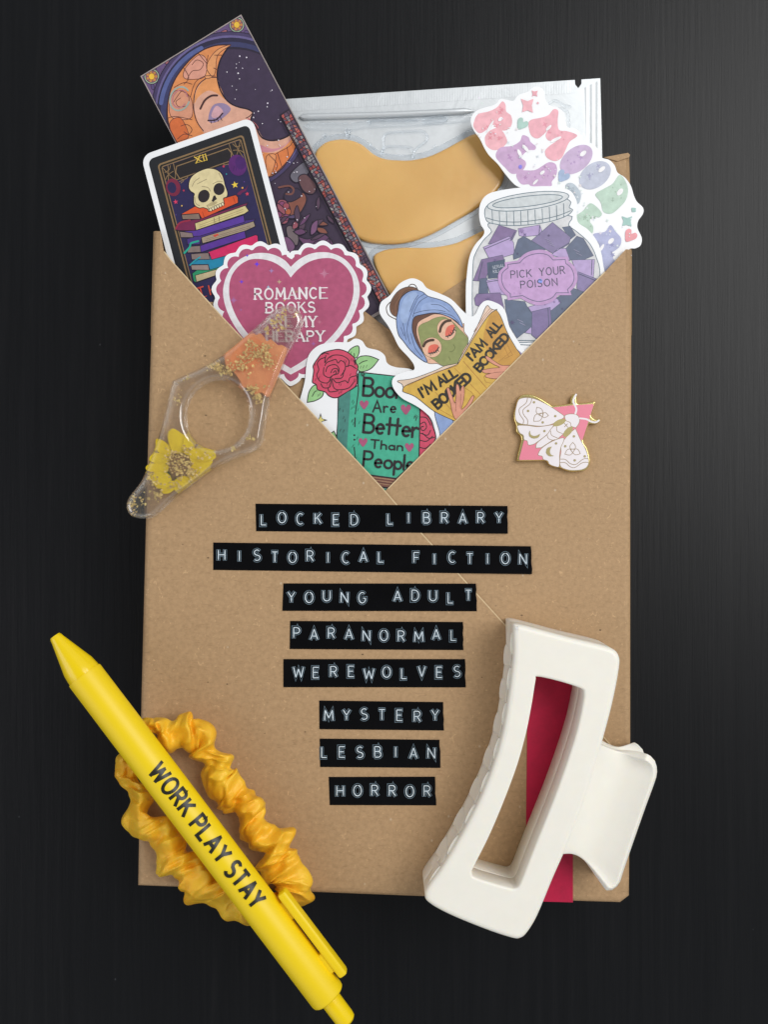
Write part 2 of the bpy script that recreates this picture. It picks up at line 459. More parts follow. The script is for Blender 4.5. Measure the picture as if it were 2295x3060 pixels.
# stroke alphabet: height 1, y up
def _arc(cx, cy, rx, ry, a0, a1, n=10):
    return [(cx + rx * math.cos(math.radians(a0 + (a1 - a0) * i / n)), cy + ry * math.sin(math.radians(a0 + (a1 - a0) * i / n))) for i in range(n + 1)]
G = {
 'A': (.7, [[(0, 0), (.35, 1), (.7, 0)], [(.13, .34), (.57, .34)]]),
 'B': (.6, [[(0, 0), (0, 1), (.3, 1)] + _arc(.3, .77, .24, .23, 90, -90) + [(0, .54)], [(.3, .54)] + _arc(.32, .27, .27, .27, 90, -90) + [(0, 0)]]),
 'C': (.62, [_arc(.34, .5, .34, .5, 48, 312, 16)]),
 'D': (.64, [[(0, 0), (0, 1), (.24, 1)] + _arc(.24, .5, .4, .5, 90, -90, 14) + [(0, 0)]]),
 'E': (.55, [[(.55, 1), (0, 1), (0, 0), (.55, 0)], [(0, .52), (.47, .52)]]),
 'F': (.53, [[(.53, 1), (0, 1), (0, 0)], [(0, .52), (.45, .52)]]),
 'G': (.66, [_arc(.34, .5, .34, .5, 48, 330, 16) + [(.64, .45), (.38, .45)]]),
 'H': (.62, [[(0, 0), (0, 1)], [(.62, 0), (.62, 1)], [(0, .52), (.62, .52)]]),
 'I': (.0, [[(0, 0), (0, 1)]]),
 'K': (.6, [[(0, 0), (0, 1)], [(.56, 1), (.02, .42)], [(.2, .6), (.6, 0)]]),
 'L': (.5, [[(0, 1), (0, 0), (.5, 0)]]),
 'M': (.8, [[(0, 0), (.06, 1), (.4, .25), (.74, 1), (.8, 0)]]),
 'N': (.64, [[(0, 0), (0, 1), (.64, 0), (.64, 1)]]),
 'O': (.72, [_arc(.36, .5, .36, .5, 90, 450, 22)]),
 'P': (.56, [[(0, 0), (0, 1), (.3, 1)] + _arc(.3, .74, .26, .26, 90, -90) + [(0, .48)]]),
 'R': (.6, [[(0, 0), (0, 1), (.3, 1)] + _arc(.3, .75, .25, .25, 90, -90) + [(0, .5)], [(.27, .5), (.6, 0)]]),
 'S': (.56, [_arc(.28, .755, .26, .245, 35, 245, 10) + _arc(.28, .25, .28, .25, 80, -145, 11)]),
 'T': (.62, [[(0, 1), (.62, 1)], [(.31, 1), (.31, 0)]]),
 'U': (.64, [[(0, 1)] + _arc(.32, .32, .32, .32, 180, 360, 12) + [(.64, 1)]]),
 'V': (.66, [[(0, 1), (.33, 0), (.66, 1)]]),
 'W': (.95, [[(0, 1), (.22, 0), (.475, .8), (.73, 0), (.95, 1)]]),
 'X': (.62, [[(0, 0), (.62, 1)], [(0, 1), (.62, 0)]]),
 'Y': (.66, [[(0, 1), (.33, .48), (.66, 1)], [(.33, .48), (.33, 0)]]),
 "'": (.0, [[(0, 1), (0, .78)]]),
 ' ': (.4, []),
 'o': (.5, [_arc(.25, .26, .25, .26, 90, 450, 18)]),
 'k': (.45, [[(0, 0), (0, .95)], [(.4, .55), (.04, .25)], [(.15, .33), (.45, 0)]]),
 's': (.36, [_arc(.18, .39, .17, .14, 35, 250, 8) + _arc(.18, .13, .18, .13, 80, -145, 9)]),
 'r': (.34, [[(0, .52), (.02, 0)], [(.01, .3), (.1, .47), (.22, .53), (.34, .48)]]),
 'e': (.48, [[(.03, .27), (.45, .3)] + _arc(.25, .27, .21, .26, 8, 310, 14)]),
 't': (.34, [[(.17, .92), (.17, .04)], [(0, .55), (.34, .55)]]),
 'h': (.42, [[(0, 0), (0, .95)], [(0, .34)] + _arc(.2, .33, .2, .2, 160, 0, 8) + [(.42, 0)]]),
 'a': (.46, [_arc(.22, .25, .22, .25, 20, 380, 14), [(.44, .5), (.46, 0)]]),
 'n': (.42, [[(0, .52), (0, 0)], [(0, .34)] + _arc(.2, .33, .2, .2, 160, 0, 8) + [(.42, 0)]]),
 'p': (.46, [[(0, .5), (0, -.4)], _arc(.23, .25, .23, .25, 180, 540, 16)]),
 'l': (.0, [[(0, .95), (0, 0)]]),
}
def lay_text(s, x0, y0, x1, y1, h, gap=0.28, jit=0.0, stretch=True):
    """strokes of a line of text set along the base line (x0,y0)-(x1,y1), image coordinates"""
    d = Vector((x1 - x0, y1 - y0)); L = d.length; d.normalize(); up = Vector((d.y, -d.x))
    nat = sum(G[c][0] for c in s) + gap * (len(s) - 1)
    sx = L / nat if stretch else h
    x = 0.0; out = []
    for c in s:
        w, st = G[c]
        dy = R.uniform(-jit, jit) * h
        for q in st:
            out.append([(x0 + d.x * (x + a * sx) + up.x * (b * h + dy), y0 + d.y * (x + a * sx) + up.y * (b * h + dy)) for a, b in q])
        x += (w + gap) * sx
    return out

def ribbon_loop(pts, w, taper=None):
    """left and right side of a flat stroke"""
    n = len(pts); A = []; B = []
    closed = n > 3 and math.hypot(pts[0][0] - pts[-1][0], pts[0][1] - pts[-1][1]) < 1e-6
    for i in range(n):
        a = pts[i - 1] if i > 0 else (pts[-2] if closed else None)
        b = pts[i]
        c = pts[i + 1] if i < n - 1 else (pts[1] if closed else None)
        t1 = Vector((b[0] - a[0], b[1] - a[1])).normalized() if a else None
        t2 = Vector((c[0] - b[0], c[1] - b[1])).normalized() if c else None
        t = (t1 + t2) if (t1 is not None and t2 is not None) else (t1 if t1 is not None else t2)
        if t.length < 1e-6: t = t1
        t.normalize(); nn = Vector((-t.y, t.x))
        ref = t1 if t1 is not None else t2
        ch = max(0.45, abs(nn.dot(Vector((-ref.y, ref.x)))))
        hw = w / 2 / ch
        if taper: hw *= taper(i / (n - 1))
        A.append((b[0] + nn.x * hw, b[1] + nn.y * hw)); B.append((b[0] - nn.x * hw, b[1] - nn.y * hw))
    return A, B, closed

class Art:
    """a flat printed thing: a paper body plus printed motifs, each shape a hair above the one below"""
    STEP = 0.0018
    def __init__(self, root, f, z, tilt=(0, 0, 0, 0)):
        self.root = root; self.f = f; self.z = z; self.t = tilt; self.n = 0; self.mb = None
    def zz(self, q):
        x0, y0, a, b = self.t
        return self.z + self.n * self.STEP + a * (q[0] - x0) + b * (q[1] - y0)
    def W(self, p):
        q = self.f(p)
        return P(q[0], q[1], self.zz(q))
    def part(self, name):
        self.end(); self.mb = MB(); self.name = name; return self
    def end(self, **kw):
        if self.mb is not None and self.mb.f: self.last = self.mb.build(self.name, self.root, **kw)
        self.mb = None
        return getattr(self, 'last', None)
    def fill(self, pts, col, smooth=True, line=None, lw=6, n=4):
        if smooth: pts = catmull(pts, True, n)
        self.n += 1
        self.mb.tris([[self.W(p) for p in pts]], None, ink(col) if isinstance(col, str) else col)
        if line: self.line(list(pts) + [pts[0]], lw, line, False)
    def line(self, pts, w, col, smooth=True, taper=None, caps=True):
        if smooth: pts = catmull(pts, False, 5)
        pts = [(p[0], p[1]) for p in pts]
        q = [pts[0]]
        for p in pts[1:]:
            if math.hypot(p[0] - q[-1][0], p[1] - q[-1][1]) > 1e-3: q.append(p)
        if len(q) < 2: return
        A, B, closed = ribbon_loop(q, w, taper)
        self.n += 1
        m = ink(col) if isinstance(col, str) else col
        self.mb.quads([self.W(p) for p in B], [self.W(p) for p in A], m, False) if False else None
        a = [self.W(p) for p in A]; b = [self.W(p) for p in B]
        # orient upward
        e = (a[1] - a[0]).cross(b[0] - a[0])
        if e.z > 0: self.mb.quads(a, b, m, False)
        else: self.mb.quads(b, a, m, False)
        if caps and not closed and taper is None:
            for end, nb in ((q[0], q[1]), (q[-1], q[-2])):
                ang = math.degrees(math.atan2(end[1] - nb[1], end[0] - nb[0]))
                self.mb.tris([[self.W(p) for p in ell(end[0], end[1], w / 2, w / 2, ang, 8, -90, 90)]], None, m)
    def text(self, s, x0, y0, x1, y1, h, w, col, gap=0.28, jit=0.0):
        for q in lay_text(s, x0, y0, x1, y1, h, gap, jit): self.line(q, w, col, False)
    def body(self, name, pts, th, m, smooth=True):
        """the die-cut sheet itself"""
        if smooth: pts = catmull(pts, True, 5)
        mb = MB(); n0 = self.n
        top = [self.W(p) for p in pts]
        bot = [v - Vector((0, 0, th * U)) for v in top]
        mb.tris([top], None, m, True); mb.tris([bot], None, m, False)
        if sarea(pts) > 0: mb.quads(top, bot, m)       # image y points down
        else: mb.quads(bot, top, m)
        return mb.build(name, self.root)

# ---------------------------------------------------------------- table
mb = MB()
mb.tris([[Vector((-9, -9, 0)), Vector((9, -9, 0)), Vector((9, 9, 0)), Vector((-9, 9, 0))]], None, TABLE)
o = mb.build('table'); o['kind'] = 'structure'

# ---------------------------------------------------------------- parcel
OUT = [(455, 690), (448, 940), (437, 1314), (430, 1578), (417, 2080), (407, 2652), (980, 2674), (1240, 2684), (1858, 2703),
       (1885, 2682), (1889, 2200), (1889, 1460), (1892, 1120), (1892, 745), (1884, 458)]
parcel = thing('parcel', 'book-sized parcel wrapped in brown kraft paper with a V-shaped pocket front', 'parcel', 1150, 1690, 0)
mb = MB()
BODY = [(463, 700), (452, 960), (440, 1600), (418, 2640), (1240, 2676), (1850, 2692), (1880, 2200), (1882, 1120), (1882, 760), (1882, 470),
        (1880, 458), (1800, 474), (1500, 520), (1000, 590), (700, 640)]
plate(mb, [BODY], 0.1, 25.8, 2.0, KRAFT, zm=26)
o = mb.build('wrapped_body', parcel, weld=True); smooth_angle(o, 40)

def sheet(name, V, edge, top, r, bottom, th, label=None):
    """paper sheet: V = list of its free edge, edge = list of its rolled-over outer edge (photo pixels)"""
    k = K
    loop = V + edge[1:-1]
    mb = MB()
    # inward offset only along the rolled edge
    n = len(edge); nrm = []
    s = 1 if sarea(loop) > 0 else -1
    for i in range(n):
        a = edge[max(i - 1, 0)]; b = edge[i]; c = edge[min(i + 1, n - 1)]
        t1 = Vector((b[0] - a[0], b[1] - a[1])); t2 = Vector((c[0] - b[0], c[1] - b[1]))
        t1 = t1.normalized() if t1.length else t2.normalized(); t2 = t2.normalized() if t2.length else t1
        m_ = Vector((-(t1.y + t2.y), t1.x + t2.x)) * s; m_.normalize()
        ch = max(0.5, m_.dot(Vector((-t1.y, t1.x)) * s)); nrm.append(m_ / ch)
    rings = []
    for q in range(6):
        a = math.pi / 2 * q / 5
        off = r * (1 - math.sin(a)) / k; z = top - r + r * math.cos(a)
        rings.append([P(e[0] + nn.x * off, e[1] + nn.y * off, z, top) for e, nn in zip(edge, nrm)])
    rings.append([P(e[0], e[1], bottom, top) for e in edge])
    for a, b in zip(rings, rings[1:]): mb.quads(a, b, KRAFT, False)
    inner = rings[0]
    topl = [P(x, y, top, top) for x, y in V[1:-1]] + inner
    mb.tris([topl], None, KRAFT, True)
    o = mb.build(name, parcel, weld=True, recalc=True)
    # make sure the sheet faces up
    up = max(o.data.polygons, key=lambda p: p.area)
    if up.normal.z < 0: o.data.flip_normals()
    smooth_angle(o, 40)
    for p in o.data.polygons:
        if p.normal.z > .9995: p.use_smooth = False
    sm = o.modifiers.new('thickness', 'SOLIDIFY'); sm.thickness = th * U; sm.offset = -1
    if label: o['label'] = label
    return o
# inner flaps behind the stickers, in front of bookmark and pouch
mb = MB()
IN = [(470, 860), (560, 850), (1090, 930), (1165, 986), (1320, 879), (1400, 826), (1700, 640), (1875, 560), (1880, 1200), (1500, 1600), (1000, 1600), (480, 1500)]
plate(mb, [IN], 28.05, 28.35, 0.1, KRAFT, n=1)
o = mb.build('inner_flap', parcel)
sheet('front_flap', [(1892, 745), (1809, 812), (1562, 1057), (1148, 1470), (1230, 1640), (1889, 2360)],
      [(1889, 2360), (1889, 2200), (1889, 1460), (1892, 1120), (1892, 745)], 30.65, 2.2, 1.0, 0.28)
sheet('front_flap', [(455, 690), (488, 748), (507, 774), (650, 932), (1148, 1464), (1250, 1582), (1542, 1902), (1889, 2296)],
      [(1889, 2296), (1885, 2682), (1858, 2703), (1240, 2684), (980, 2674), (407, 2652), (417, 2080), (430, 1578), (437, 1314), (448, 940), (455, 690)], 31.0, 2.4, 1.0, 0.3)
sheet('side_fold', [(1884, 458), (1806, 476), (1785, 1000), (1892, 1000)], [(1892, 1000), (1892, 745), (1884, 458)], 28.6, 1.4, 1.0, 0.28)
sheet('side_fold', [(446, 1000), (600, 1000), (530, 800), (480, 745), (455, 690)], [(455, 690), (446, 1000)], 28.3, 1.4, 1.0, 0.28)
# pale cut edges of the two front flaps
def cut_edge(pts, z):
    A_, B_, _c = ribbon_loop(pts, 3.4)
    mb = MB()
    a_ = [P(x, y, z) for x, y in A_]; b_ = [P(x, y, z) for x, y in B_]
    if (a_[1] - a_[0]).cross(b_[0] - a_[0]).z > 0: mb.quads(a_, b_, EDGE, False)
    else: mb.quads(b_, a_, EDGE, False)
    mb.build('cut_edge', parcel)
EDGE = textured('cut_paper_edge', 'd6bd94', 0.7, 40, 0.12, 0, 0)
cut_edge([(490, 752), (507, 775), (650, 933), (1148, 1465), (1250, 1583), (1542, 1903), (1880, 2288)], 31.015)
cut_edge([(1809, 813), (1562, 1058), (1160, 1460)], 30.665)
# small folded corner at the top right of the wrapping
mb = MB()
plate(mb, [[(1803, 470), (1878, 456), (1884, 462), (1882, 470), (1846, 482)]], 28.65, 29.0, 0.15, KRAFT, n=2)
mb.build('folded_corner', parcel)

# crimson strip running down the right of the front
mb = MB()
plate(mb, [[(1578, 1985), (1719, 1985), (1713, 2450), (1713, 2697), (1573, 2693), (1573, 2450)]], 31.02, 31.2, 0.05, CRIMSON, n=1)
k0 = K
mb.quads([P(1573, 2693, 31.1, 31.2), P(1713, 2697, 31.1, 31.2)], [P(1573, 2695, 5, 31.2), P(1713, 2699, 5, 31.2)], CRIMSON, False)
o = mb.build('paper_strip'); o['label'] = 'crimson paper strip running down the parcel under the white hair claw'; o['category'] = 'paper strip'
# ---------------------------------------------------------------- foil pouch with gel patches
z4 = Z(800, 180, 800); z5 = Z(1380, 230, 600)
pouch = thing('foil_pouch', 'silver foil pouch with tan gel eye patches behind clear plastic', 'pouch', 1300, 600, 26)
mb = MB()
FO = [(770, 301), (1719, 238), (1720, 252), (1729, 263), (1738, 250), (1738, 237), (1795, 233), (1801, 469), (1812, 960), (830, 1010)]
plate(mb, [FO], 26.0, 26.25, 0.08, FOIL, n=1)
mb.build('foil_backing', pouch)
mb = MB()
mb.tris([[P(x, y, 26.29) for x, y in ((774, 304), (1716, 241), (1716, 278), (774, 340))]], None, FOIL_H)
mb.build('top_seal', pouch)
mb = MB()
mb.tris([[P(x, y, 26.285) for x, y in ((1748, 262), (1792, 240), (1798, 469), (1808, 900), (1768, 900), (1755, 469))]], None, FOIL_V)
mb.build('side_seal', pouch)
# clear moulded tray: rolled ridge lines along the top and moulded outlines
def tube(mb, pts, r, z, m, f=ID, seg=10, rz=None, zf=None, smooth=True, n=5):
    q = [f(p) for p in (catmull(pts, False, n) if smooth else pts)]
    rows = []
    k = K
    for i, p in enumerate(q):
        a = q[max(i - 1, 0)]; c = q[min(i + 1, len(q) - 1)]
        t = Vector((c[0] - a[0], c[1] - a[1])).normalized(); nn = Vector((-t.y, t.x))
        e = 1.0 if 0 < i < len(q) - 1 else 0.05
        zc = zf(i / (len(q) - 1)) if zf else z
        rr = r(i / (len(q) - 1)) if callable(r) else r
        row = []
        for s in range(seg):
            an = 2 * math.pi * s / seg
            pc = P(p[0] + nn.x * rr * e * math.cos(an), p[1] + nn.y * rr * e * math.cos(an), zc)
            pc.z += (rz if rz else rr * k) * e * math.sin(an) * U
            row.append(pc)
        rows.append(row)
    mb.grid(rows, m, False, True)
def ridge(*aa, **kk):
    mb = MB(); tube(mb, *aa, **kk); mb.build('tray_ridge', pouch, smooth=True, recalc=True)
ridge([(190, 352), (420, 345), (800, 335), (1290, 312)], 9, 26.9, FOIL, z4)
ridge([(220, 405), (520, 408), (640, 392), (950, 380), (1300, 350)], 11, 27.0, FILM, z4)
ridge([(640, 395), (640, 372), (800, 372), (945, 368)], 5, 27.0, FILM, z4)
ridge([(945, 365), (1090, 350), (1095, 375), (950, 385)], 5, 27.0, FILM, z4)
ridge([(705, 585), (718, 540), (722, 470), (760, 448), (880, 440), (960, 440), (990, 470), (985, 500), (930, 540), (905, 580), (905, 612)], 4, 27.0, FILM, z4)
ridge([(720, 560), (740, 535), (880, 540), (900, 570)], 4, 27.0, FILM, z4)
ridge([(480, 430), (500, 450), (495, 485)], 7, 27.0, FILM, z4)
ridge([(500, 450), (520, 430)], 4, 27.0, FILM, z4)
for x, y, r_ in ((355, 465, 9), (640, 525, 6), (1036, 535, 5), (660, 545, 5)):
    ridge(ell(x, y, r_, r_, 0, 10) + [ell(x, y, r_, r_, 0, 10)[0]], 3, 26.8, FILM, z4, smooth=False)
ridge([(700, 240), (760, 196), (810, 208), (850, 236), (910, 248)], 4, 26.4, FILM, z5)
ridge([(790, 262), (840, 266), (880, 300), (890, 420)], 4, 26.4, FILM, z5)
for pts in ([(285, 600), (340, 515), (420, 487), (500, 487), (580, 515), (660, 578), (730, 606), (820, 614), (900, 612), (1000, 590), (1100, 545), (1200, 490), (1290, 450), (1380, 475),
             (1440, 600), (1470, 710), (1420, 810), (1310, 905), (1150, 1000), (1000, 1080), (850, 1128), (700, 1133), (580, 1110), (420, 1020), (300, 820)],
            [(655, 1240), (700, 1180), (830, 1157), (1000, 1157), (1150, 1133), (1250, 1092), (1340, 1050), (1500, 1000), (1510, 1400), (1200, 1600), (900, 1600), (740, 1430)]):
    mb = MB()
    L = [z4(p) for p in catmull(pts, True, 6)]
    plate(mb, [L], 26.3, 27.75, 1.1, GEL, n=5)
    o = mb.build('gel_patch', pouch, weld=True); smooth_angle(o, 50)
    mb = MB()
    plate(mb, [offset(L, -16)], 26.28, 26.9, 0.5, FILM, n=3)
    e = mb.build('moulded_rim', o, weld=True); smooth_angle(e, 50)

# ---------------------------------------------------------------- moon bookmark
z1 = Z(380, 20, 800)
bm_ = thing('bookmark', 'long purple bookmark with an orange crescent moon face', 'bookmark', 900, 600, 28)
A = Art(bm_, z1, 28.0, (1000, 900, 0, -0.0012))
TLc, U1, V1 = Vector((80, 430)), Vector((625, -382)), Vector((850, 1607))
def BK(u, v):
    q = TLc + U1 * u + V1 * v
    return (q.x, q.y)
A.body('card', [BK(0, 0), BK(1, 0), BK(1, 1.12), BK(0, 1.12)], 0.35, ink('a89c98'), False)
A.part('printed_art')
def clipbk(pts):
    """keep a shape inside the bookmark (Sutherland-Hodgman in u,v)"""
    det = U1.x * V1.y - U1.y * V1.x
    uv = []
    for p in pts:
        d = Vector((p[0] - TLc.x, p[1] - TLc.y))
        uv.append(((d.x * V1.y - d.y * V1.x) / det, (U1.x * d.y - U1.y * d.x) / det))
    for ax, lim, sg in ((0, 0.012, 1), (0, 0.988, -1), (1, 0.005, 1), (1, 1.1, -1)):
        out = []
        for i in range(len(uv)):
            a, b = uv[i - 1], uv[i]
            ia, ib = sg * (a[ax] - lim) >= 0, sg * (b[ax] - lim) >= 0
            if ia != ib:
                t = (lim - a[ax]) / (b[ax] - a[ax]); out.append((a[0] + (b[0] - a[0]) * t, a[1] + (b[1] - a[1]) * t))
            if ib: out.append(b)
        uv = out
        if not uv: return []
    return [BK(u, v) for u, v in uv]
def bfill(pts, col, smooth=False, line=None, lw=5):
    if smooth: pts = catmull(pts, True, 5)
    q = clipbk(pts)
    if len(q) > 2: A.fill(q, col, False, line, lw)
def bline(pts, w, col, smooth=True):
    if smooth: pts = catmull(pts, False, 6)
    det = U1.x * V1.y - U1.y * V1.x; run = []
    for p in pts:
        d = Vector((p[0] - TLc.x, p[1] - TLc.y))
        u, v = (d.x * V1.y - d.y * V1.x) / det, (U1.x * d.y - U1.y * d.x) / det
        if 0.015 < u < 0.985 and 0.006 < v < 1.1: run.append(p)
        else:
            if len(run) > 1: A.line(run, w, col, False)
            run = []
    if len(run) > 1: A.line(run, w, col, False)
A.fill([BK(.01, .004), BK(.99, .004), BK(.99, 1.11), BK(.01, 1.11)], '3e3046', False)
bfill([(0, 100), (760, -50), (900, 330), (140, 640)], '6b5480')
cc = (640, 655)
for i in range(170):      # stained-glass chips of the upper corners
    u, v = R.random(), R.uniform(0, .24)
    x, y = BK(u, v)
    if math.hypot(x - cc[0], y - cc[1]) > 500:
        bfill(ell(x, y, R.uniform(14, 26), R.uniform(10, 18), R.uniform(0, 180), 6), R.choice(['8a6a9c', '7a5a8e', '9a7aa6', 'b06a72', '5a4a78', '8c8cb0']), False, '3b2c44', 4)
for x, y in ((150, 432), (678, 112)):
    bfill(ell(x, y, 47, 47), 'a9c0a0', False, '3a2c40', 4); bfill(ell(x, y, 38, 38), '8c5a6a', False, '3a2c40', 3)
    for k in range(7):
        bfill(ell(x + 27 * math.cos(k * .9), y + 27 * math.sin(k * .9), 9, 9, 0, 8), 'c88a50')
    bfill(ell(x, y, 18, 20), 'f2c444', False, 'a86a30', 3)
bfill(ell(cc[0], cc[1], 492, 500, 0, 60), '4a3f66', False, '2a2236', 5)
bfill(ell(cc[0], cc[1], 470, 478, 0, 60), '6d6394')
bfill(ell(cc[0], cc[1], 458, 464, 0, 60), '2d2945')
bfill(ell(cc[0] + 6, cc[1] + 6, 440, 444, 0, 60), '3d3f68')
bline(ell(cc[0] + 4, cc[1] + 4, 440, 444, 0, 30, 188, 245), 26, '5a659c', False)
bfill(ell(cc[0] + 14, cc[1] + 12, 415, 418, 0, 60), '2c2438')
bfill(ell(cc[0] + 20, cc[1] + 16, 405, 408, 0, 60), '40334c')
MOON = [(635, 236, 1), (540, 242), (440, 285), (350, 370), (280, 480), (248, 610), (255, 730), (300, 850), (400, 980), (560, 1065), (720, 1085), (870, 1062), (960, 1000), (1030, 900), (1062, 800),
        (1060, 706, 1), (1030, 765), (980, 808), (900, 828), (840, 815), (812, 780), (800, 745), (765, 700), (778, 660), (745, 635), (690, 622), (640, 600), (600, 560), (570, 500), (556, 420), (572, 340), (600, 285)]
bfill(MOON, 'e6935a', True, '3a2430', 8)
bfill([(555, 442), (480, 450), (425, 520), (412, 620), (440, 720), (500, 800), (700, 860), (830, 900), (930, 900), (1010, 830), (1030, 765), (980, 808), (900, 826), (842, 812), (800, 745), (765, 700), (778, 660),
       (745, 635), (690, 622), (640, 600), (600, 560), (572, 500)], 'e4ad95', True)
bfill([(553, 440), (485, 448), (430, 515), (414, 600), (440, 560), (500, 520), (560, 540), (605, 575), (585, 520), (562, 470)], 'e89c62', True)
bfill([(745, 690), (790, 720), (812, 748), (800, 762), (770, 752)], 'c46a70', True)
bline([(636, 240), (598, 290), (572, 340), (556, 420), (570, 500), (600, 560), (640, 600), (690, 622), (745, 635), (778, 658), (766, 700), (800, 745), (812, 780), (840, 815), (900, 830), (980, 810), (1030, 766), (1060, 708)], 9, '241828')
bfill([(700, 860), (830, 900), (930, 890), (1010, 830), (1035, 770), (985, 850), (900, 880), (800, 850)], 'd48e9a', True)
bline([(553, 438), (490, 444), (430, 500), (410, 600), (425, 700), (470, 770)], 6, '4a2a30')
for pts, c in (([(640, 238), (560, 300), (540, 420), (480, 440), (500, 340), (560, 265)], 'e8a06a'), ([(360, 380), (440, 300), (490, 330), (480, 430), (410, 450), (350, 440)], 'e2a08a'),
               ([(260, 600), (300, 520), (390, 560), (400, 680), (330, 700), (270, 680)], 'dd9a7c'), ([(262, 720), (330, 690), (380, 800), (330, 830), (290, 830)], 'd8703e'),
               ([(900, 930), (1010, 860), (1050, 780), (1030, 900), (940, 1010), (880, 1040)], 'e08048'), ([(860, 930), (920, 920), (900, 1020), (870, 1050)], 'e89a66')):
    bfill(pts, c, True, '6a3c34', 4)
for pts in ([(280, 600), (340, 520), (380, 560), (370, 610), (320, 620), (300, 590), (330, 565)], [(370, 450), (400, 400), (450, 390), (470, 350), (430, 330), (400, 360)],
            [(330, 740), (370, 730), (400, 760), (380, 790), (350, 775)], [(390, 560), (420, 470), (480, 430), (545, 430)], [(500, 300), (490, 380), (520, 430)], [(440, 290), (490, 350)],
            [(290, 500), (350, 470), (400, 480)], [(250, 690), (300, 680), (400, 700)], [(310, 820), (350, 790), (400, 800)], [(930, 905), (960, 1000)], [(990, 870), (1000, 930)],
            [(880, 920), (930, 980), (900, 1040)], [(350, 380), (380, 440), (350, 480)], [(540, 300), (590, 300)], [(535, 380), (560, 390)]):
    bline(pts, 4, '6a3c34')
bline(ell(325, 570, 60, 75, 20, 20, 0, 300), 11, 'a8b2a8', False)
bline(ell(325, 570, 44, 56, 20, 20, 20, 330), 6, 'c47c88', False)
bfill([(510, 650), (540, 605), (600, 600), (640, 640), (560, 710), (505, 712)], '9a86a8', True)
bfill([(520, 670), (550, 615), (585, 635), (590, 665), (540, 690)], 'd8a8b0', True)
bline([(500, 705), (550, 700), (590, 660)], 9, '3a2230')
for q in range(4): bline([(515 + q * 20, 703 - q * 7), (520 + q * 22, 722 - q * 6)], 4, '3a2230', False)
bline([(452, 632), (480, 580), (520, 552), (556, 550)], 12, '4a2a2a')
bline([(735, 690), (755, 680), (775, 660)], 5, '4a2a30')
for i in range(46):
    x, y = R.uniform(580, 1020), R.uniform(260, 780)
    if math.hypot(x - cc[0] - 20, y - cc[1] - 16) < 390 and x > 600 + max(0, (y - 480)) * .62 :
        s = R.choice([2.5, 3.5, 3.5, 5])
        bfill(ell(x, y, s, s, 0, 7), R.choice(['f2eef4', 'd8d0dc', 'e8e0ee']))
# lower half: planets, flowers, leaves
for pts, c in (([(1010, 1040), (1100, 960), (1130, 1020), (1050, 1090)], '6e6a76'), ([(1060, 1060), (1110, 1040), (1170, 1110), (1150, 1160), (1090, 1140)], '6a4a4e'), ([(1000, 1200), (1080, 1150), (1110, 1200), (1060, 1290), (1000, 1290)], '8a5446'),
               ([(930, 1210), (980, 1200), (1010, 1260), (990, 1340), (940, 1330)], '9c5664'), ([(970, 1180), (1000, 1130), (1060, 1130), (1080, 1170), (1010, 1210)], '3a2e44'),
               ([(985, 1370), (1020, 1360), (1060, 1420), (1050, 1480), (1000, 1440)], '76686c'), ([(960, 1440), (1000, 1430), (1040, 1490), (980, 1540)], '7c5478'), ([(1060, 1430), (1120, 1440), (1180, 1410), (1240, 1420), (1280, 1500), (1150, 1520)], '6a4468')):
    bfill(pts, c, True, '241a2c', 6)
bline([(940, 1120), (1000, 1110), (1030, 1130), (1020, 1160), (985, 1160)], 12, '7a4c44')
for k in range(7): bfill(ell(965 + 30 * math.cos(k * .9), 1270 + 45 * math.sin(k * .9), 20, 20, 0, 12), R.choice(['a4525e', '8c4a70', 'b4603e']), False, '3a2030', 4)
for i in range(34):      # stained-glass leaves and petals of the lower part
    u, v = R.uniform(.42, .86), R.uniform(.60, .95)
    x, y = BK(u, v); an = R.uniform(0, 6.28); l, w_ = R.uniform(28, 55), R.uniform(10, 20)
    cs_, sn_ = math.cos(an), math.sin(an)
    bfill([(x + cs_ * p - sn_ * q, y + sn_ * p + cs_ * q) for p, q in ((-l, 0), (-l * .3, w_), (l * .4, w_ * .8), (l, 0), (l * .4, -w_), (-l * .3, -w_ * .8))], R.choice(['6a4468', '7c5478', '584054', '76686c', '8a5446', '5a4a6c', '9c5664']), True, '241a2c', 5)
for i in range(30):
    v = R.uniform(.42, .72); u = R.uniform(.55, .86)
    x, y = BK(u, v); s = R.choice([2.5, 3.5, 4.5])
    bfill(ell(x, y, s, s, 0, 7), 'e4dce8')
# mosaic border
A.part('mosaic_border')
A.fill([BK(.895, .36), BK(.985, .36), BK(.985, 1.1), BK(.895, 1.1)], '2a2030', False)
NR = 62
gridp = [[(.899 + .0275 * k + (R.uniform(-.009, .009) if k in (1, 2) else 0), .366 + .0118 * r_ + R.uniform(-.003, .003)) for k in range(4)] for r_ in range(NR + 1)]
for r_ in range(NR):
    for k in range(3):
        q = [gridp[r_][k], gridp[r_][k + 1], gridp[r_ + 1][k + 1], gridp[r_ + 1][k]]
        for t in ([q] if R.random() < .6 else [q[:3], [q[0], q[2], q[3]]]):
            mx, my = sum(p[0] for p in t) / len(t), sum(p[1] for p in t) / len(t)
            A.fill([BK(mx + (p[0] - mx) * .8, my + (p[1] - my) * .8) for p in t], R.choice(['b85a54', '9a4644', '8c868a', '7a767e', 'a09a98', '62495e', '6e5a6a', 'b86c62', '523e50']), False)
A.line([BK(.885, .37), BK(.885, 1.1)], 7, '1e1622', False)
A.end()

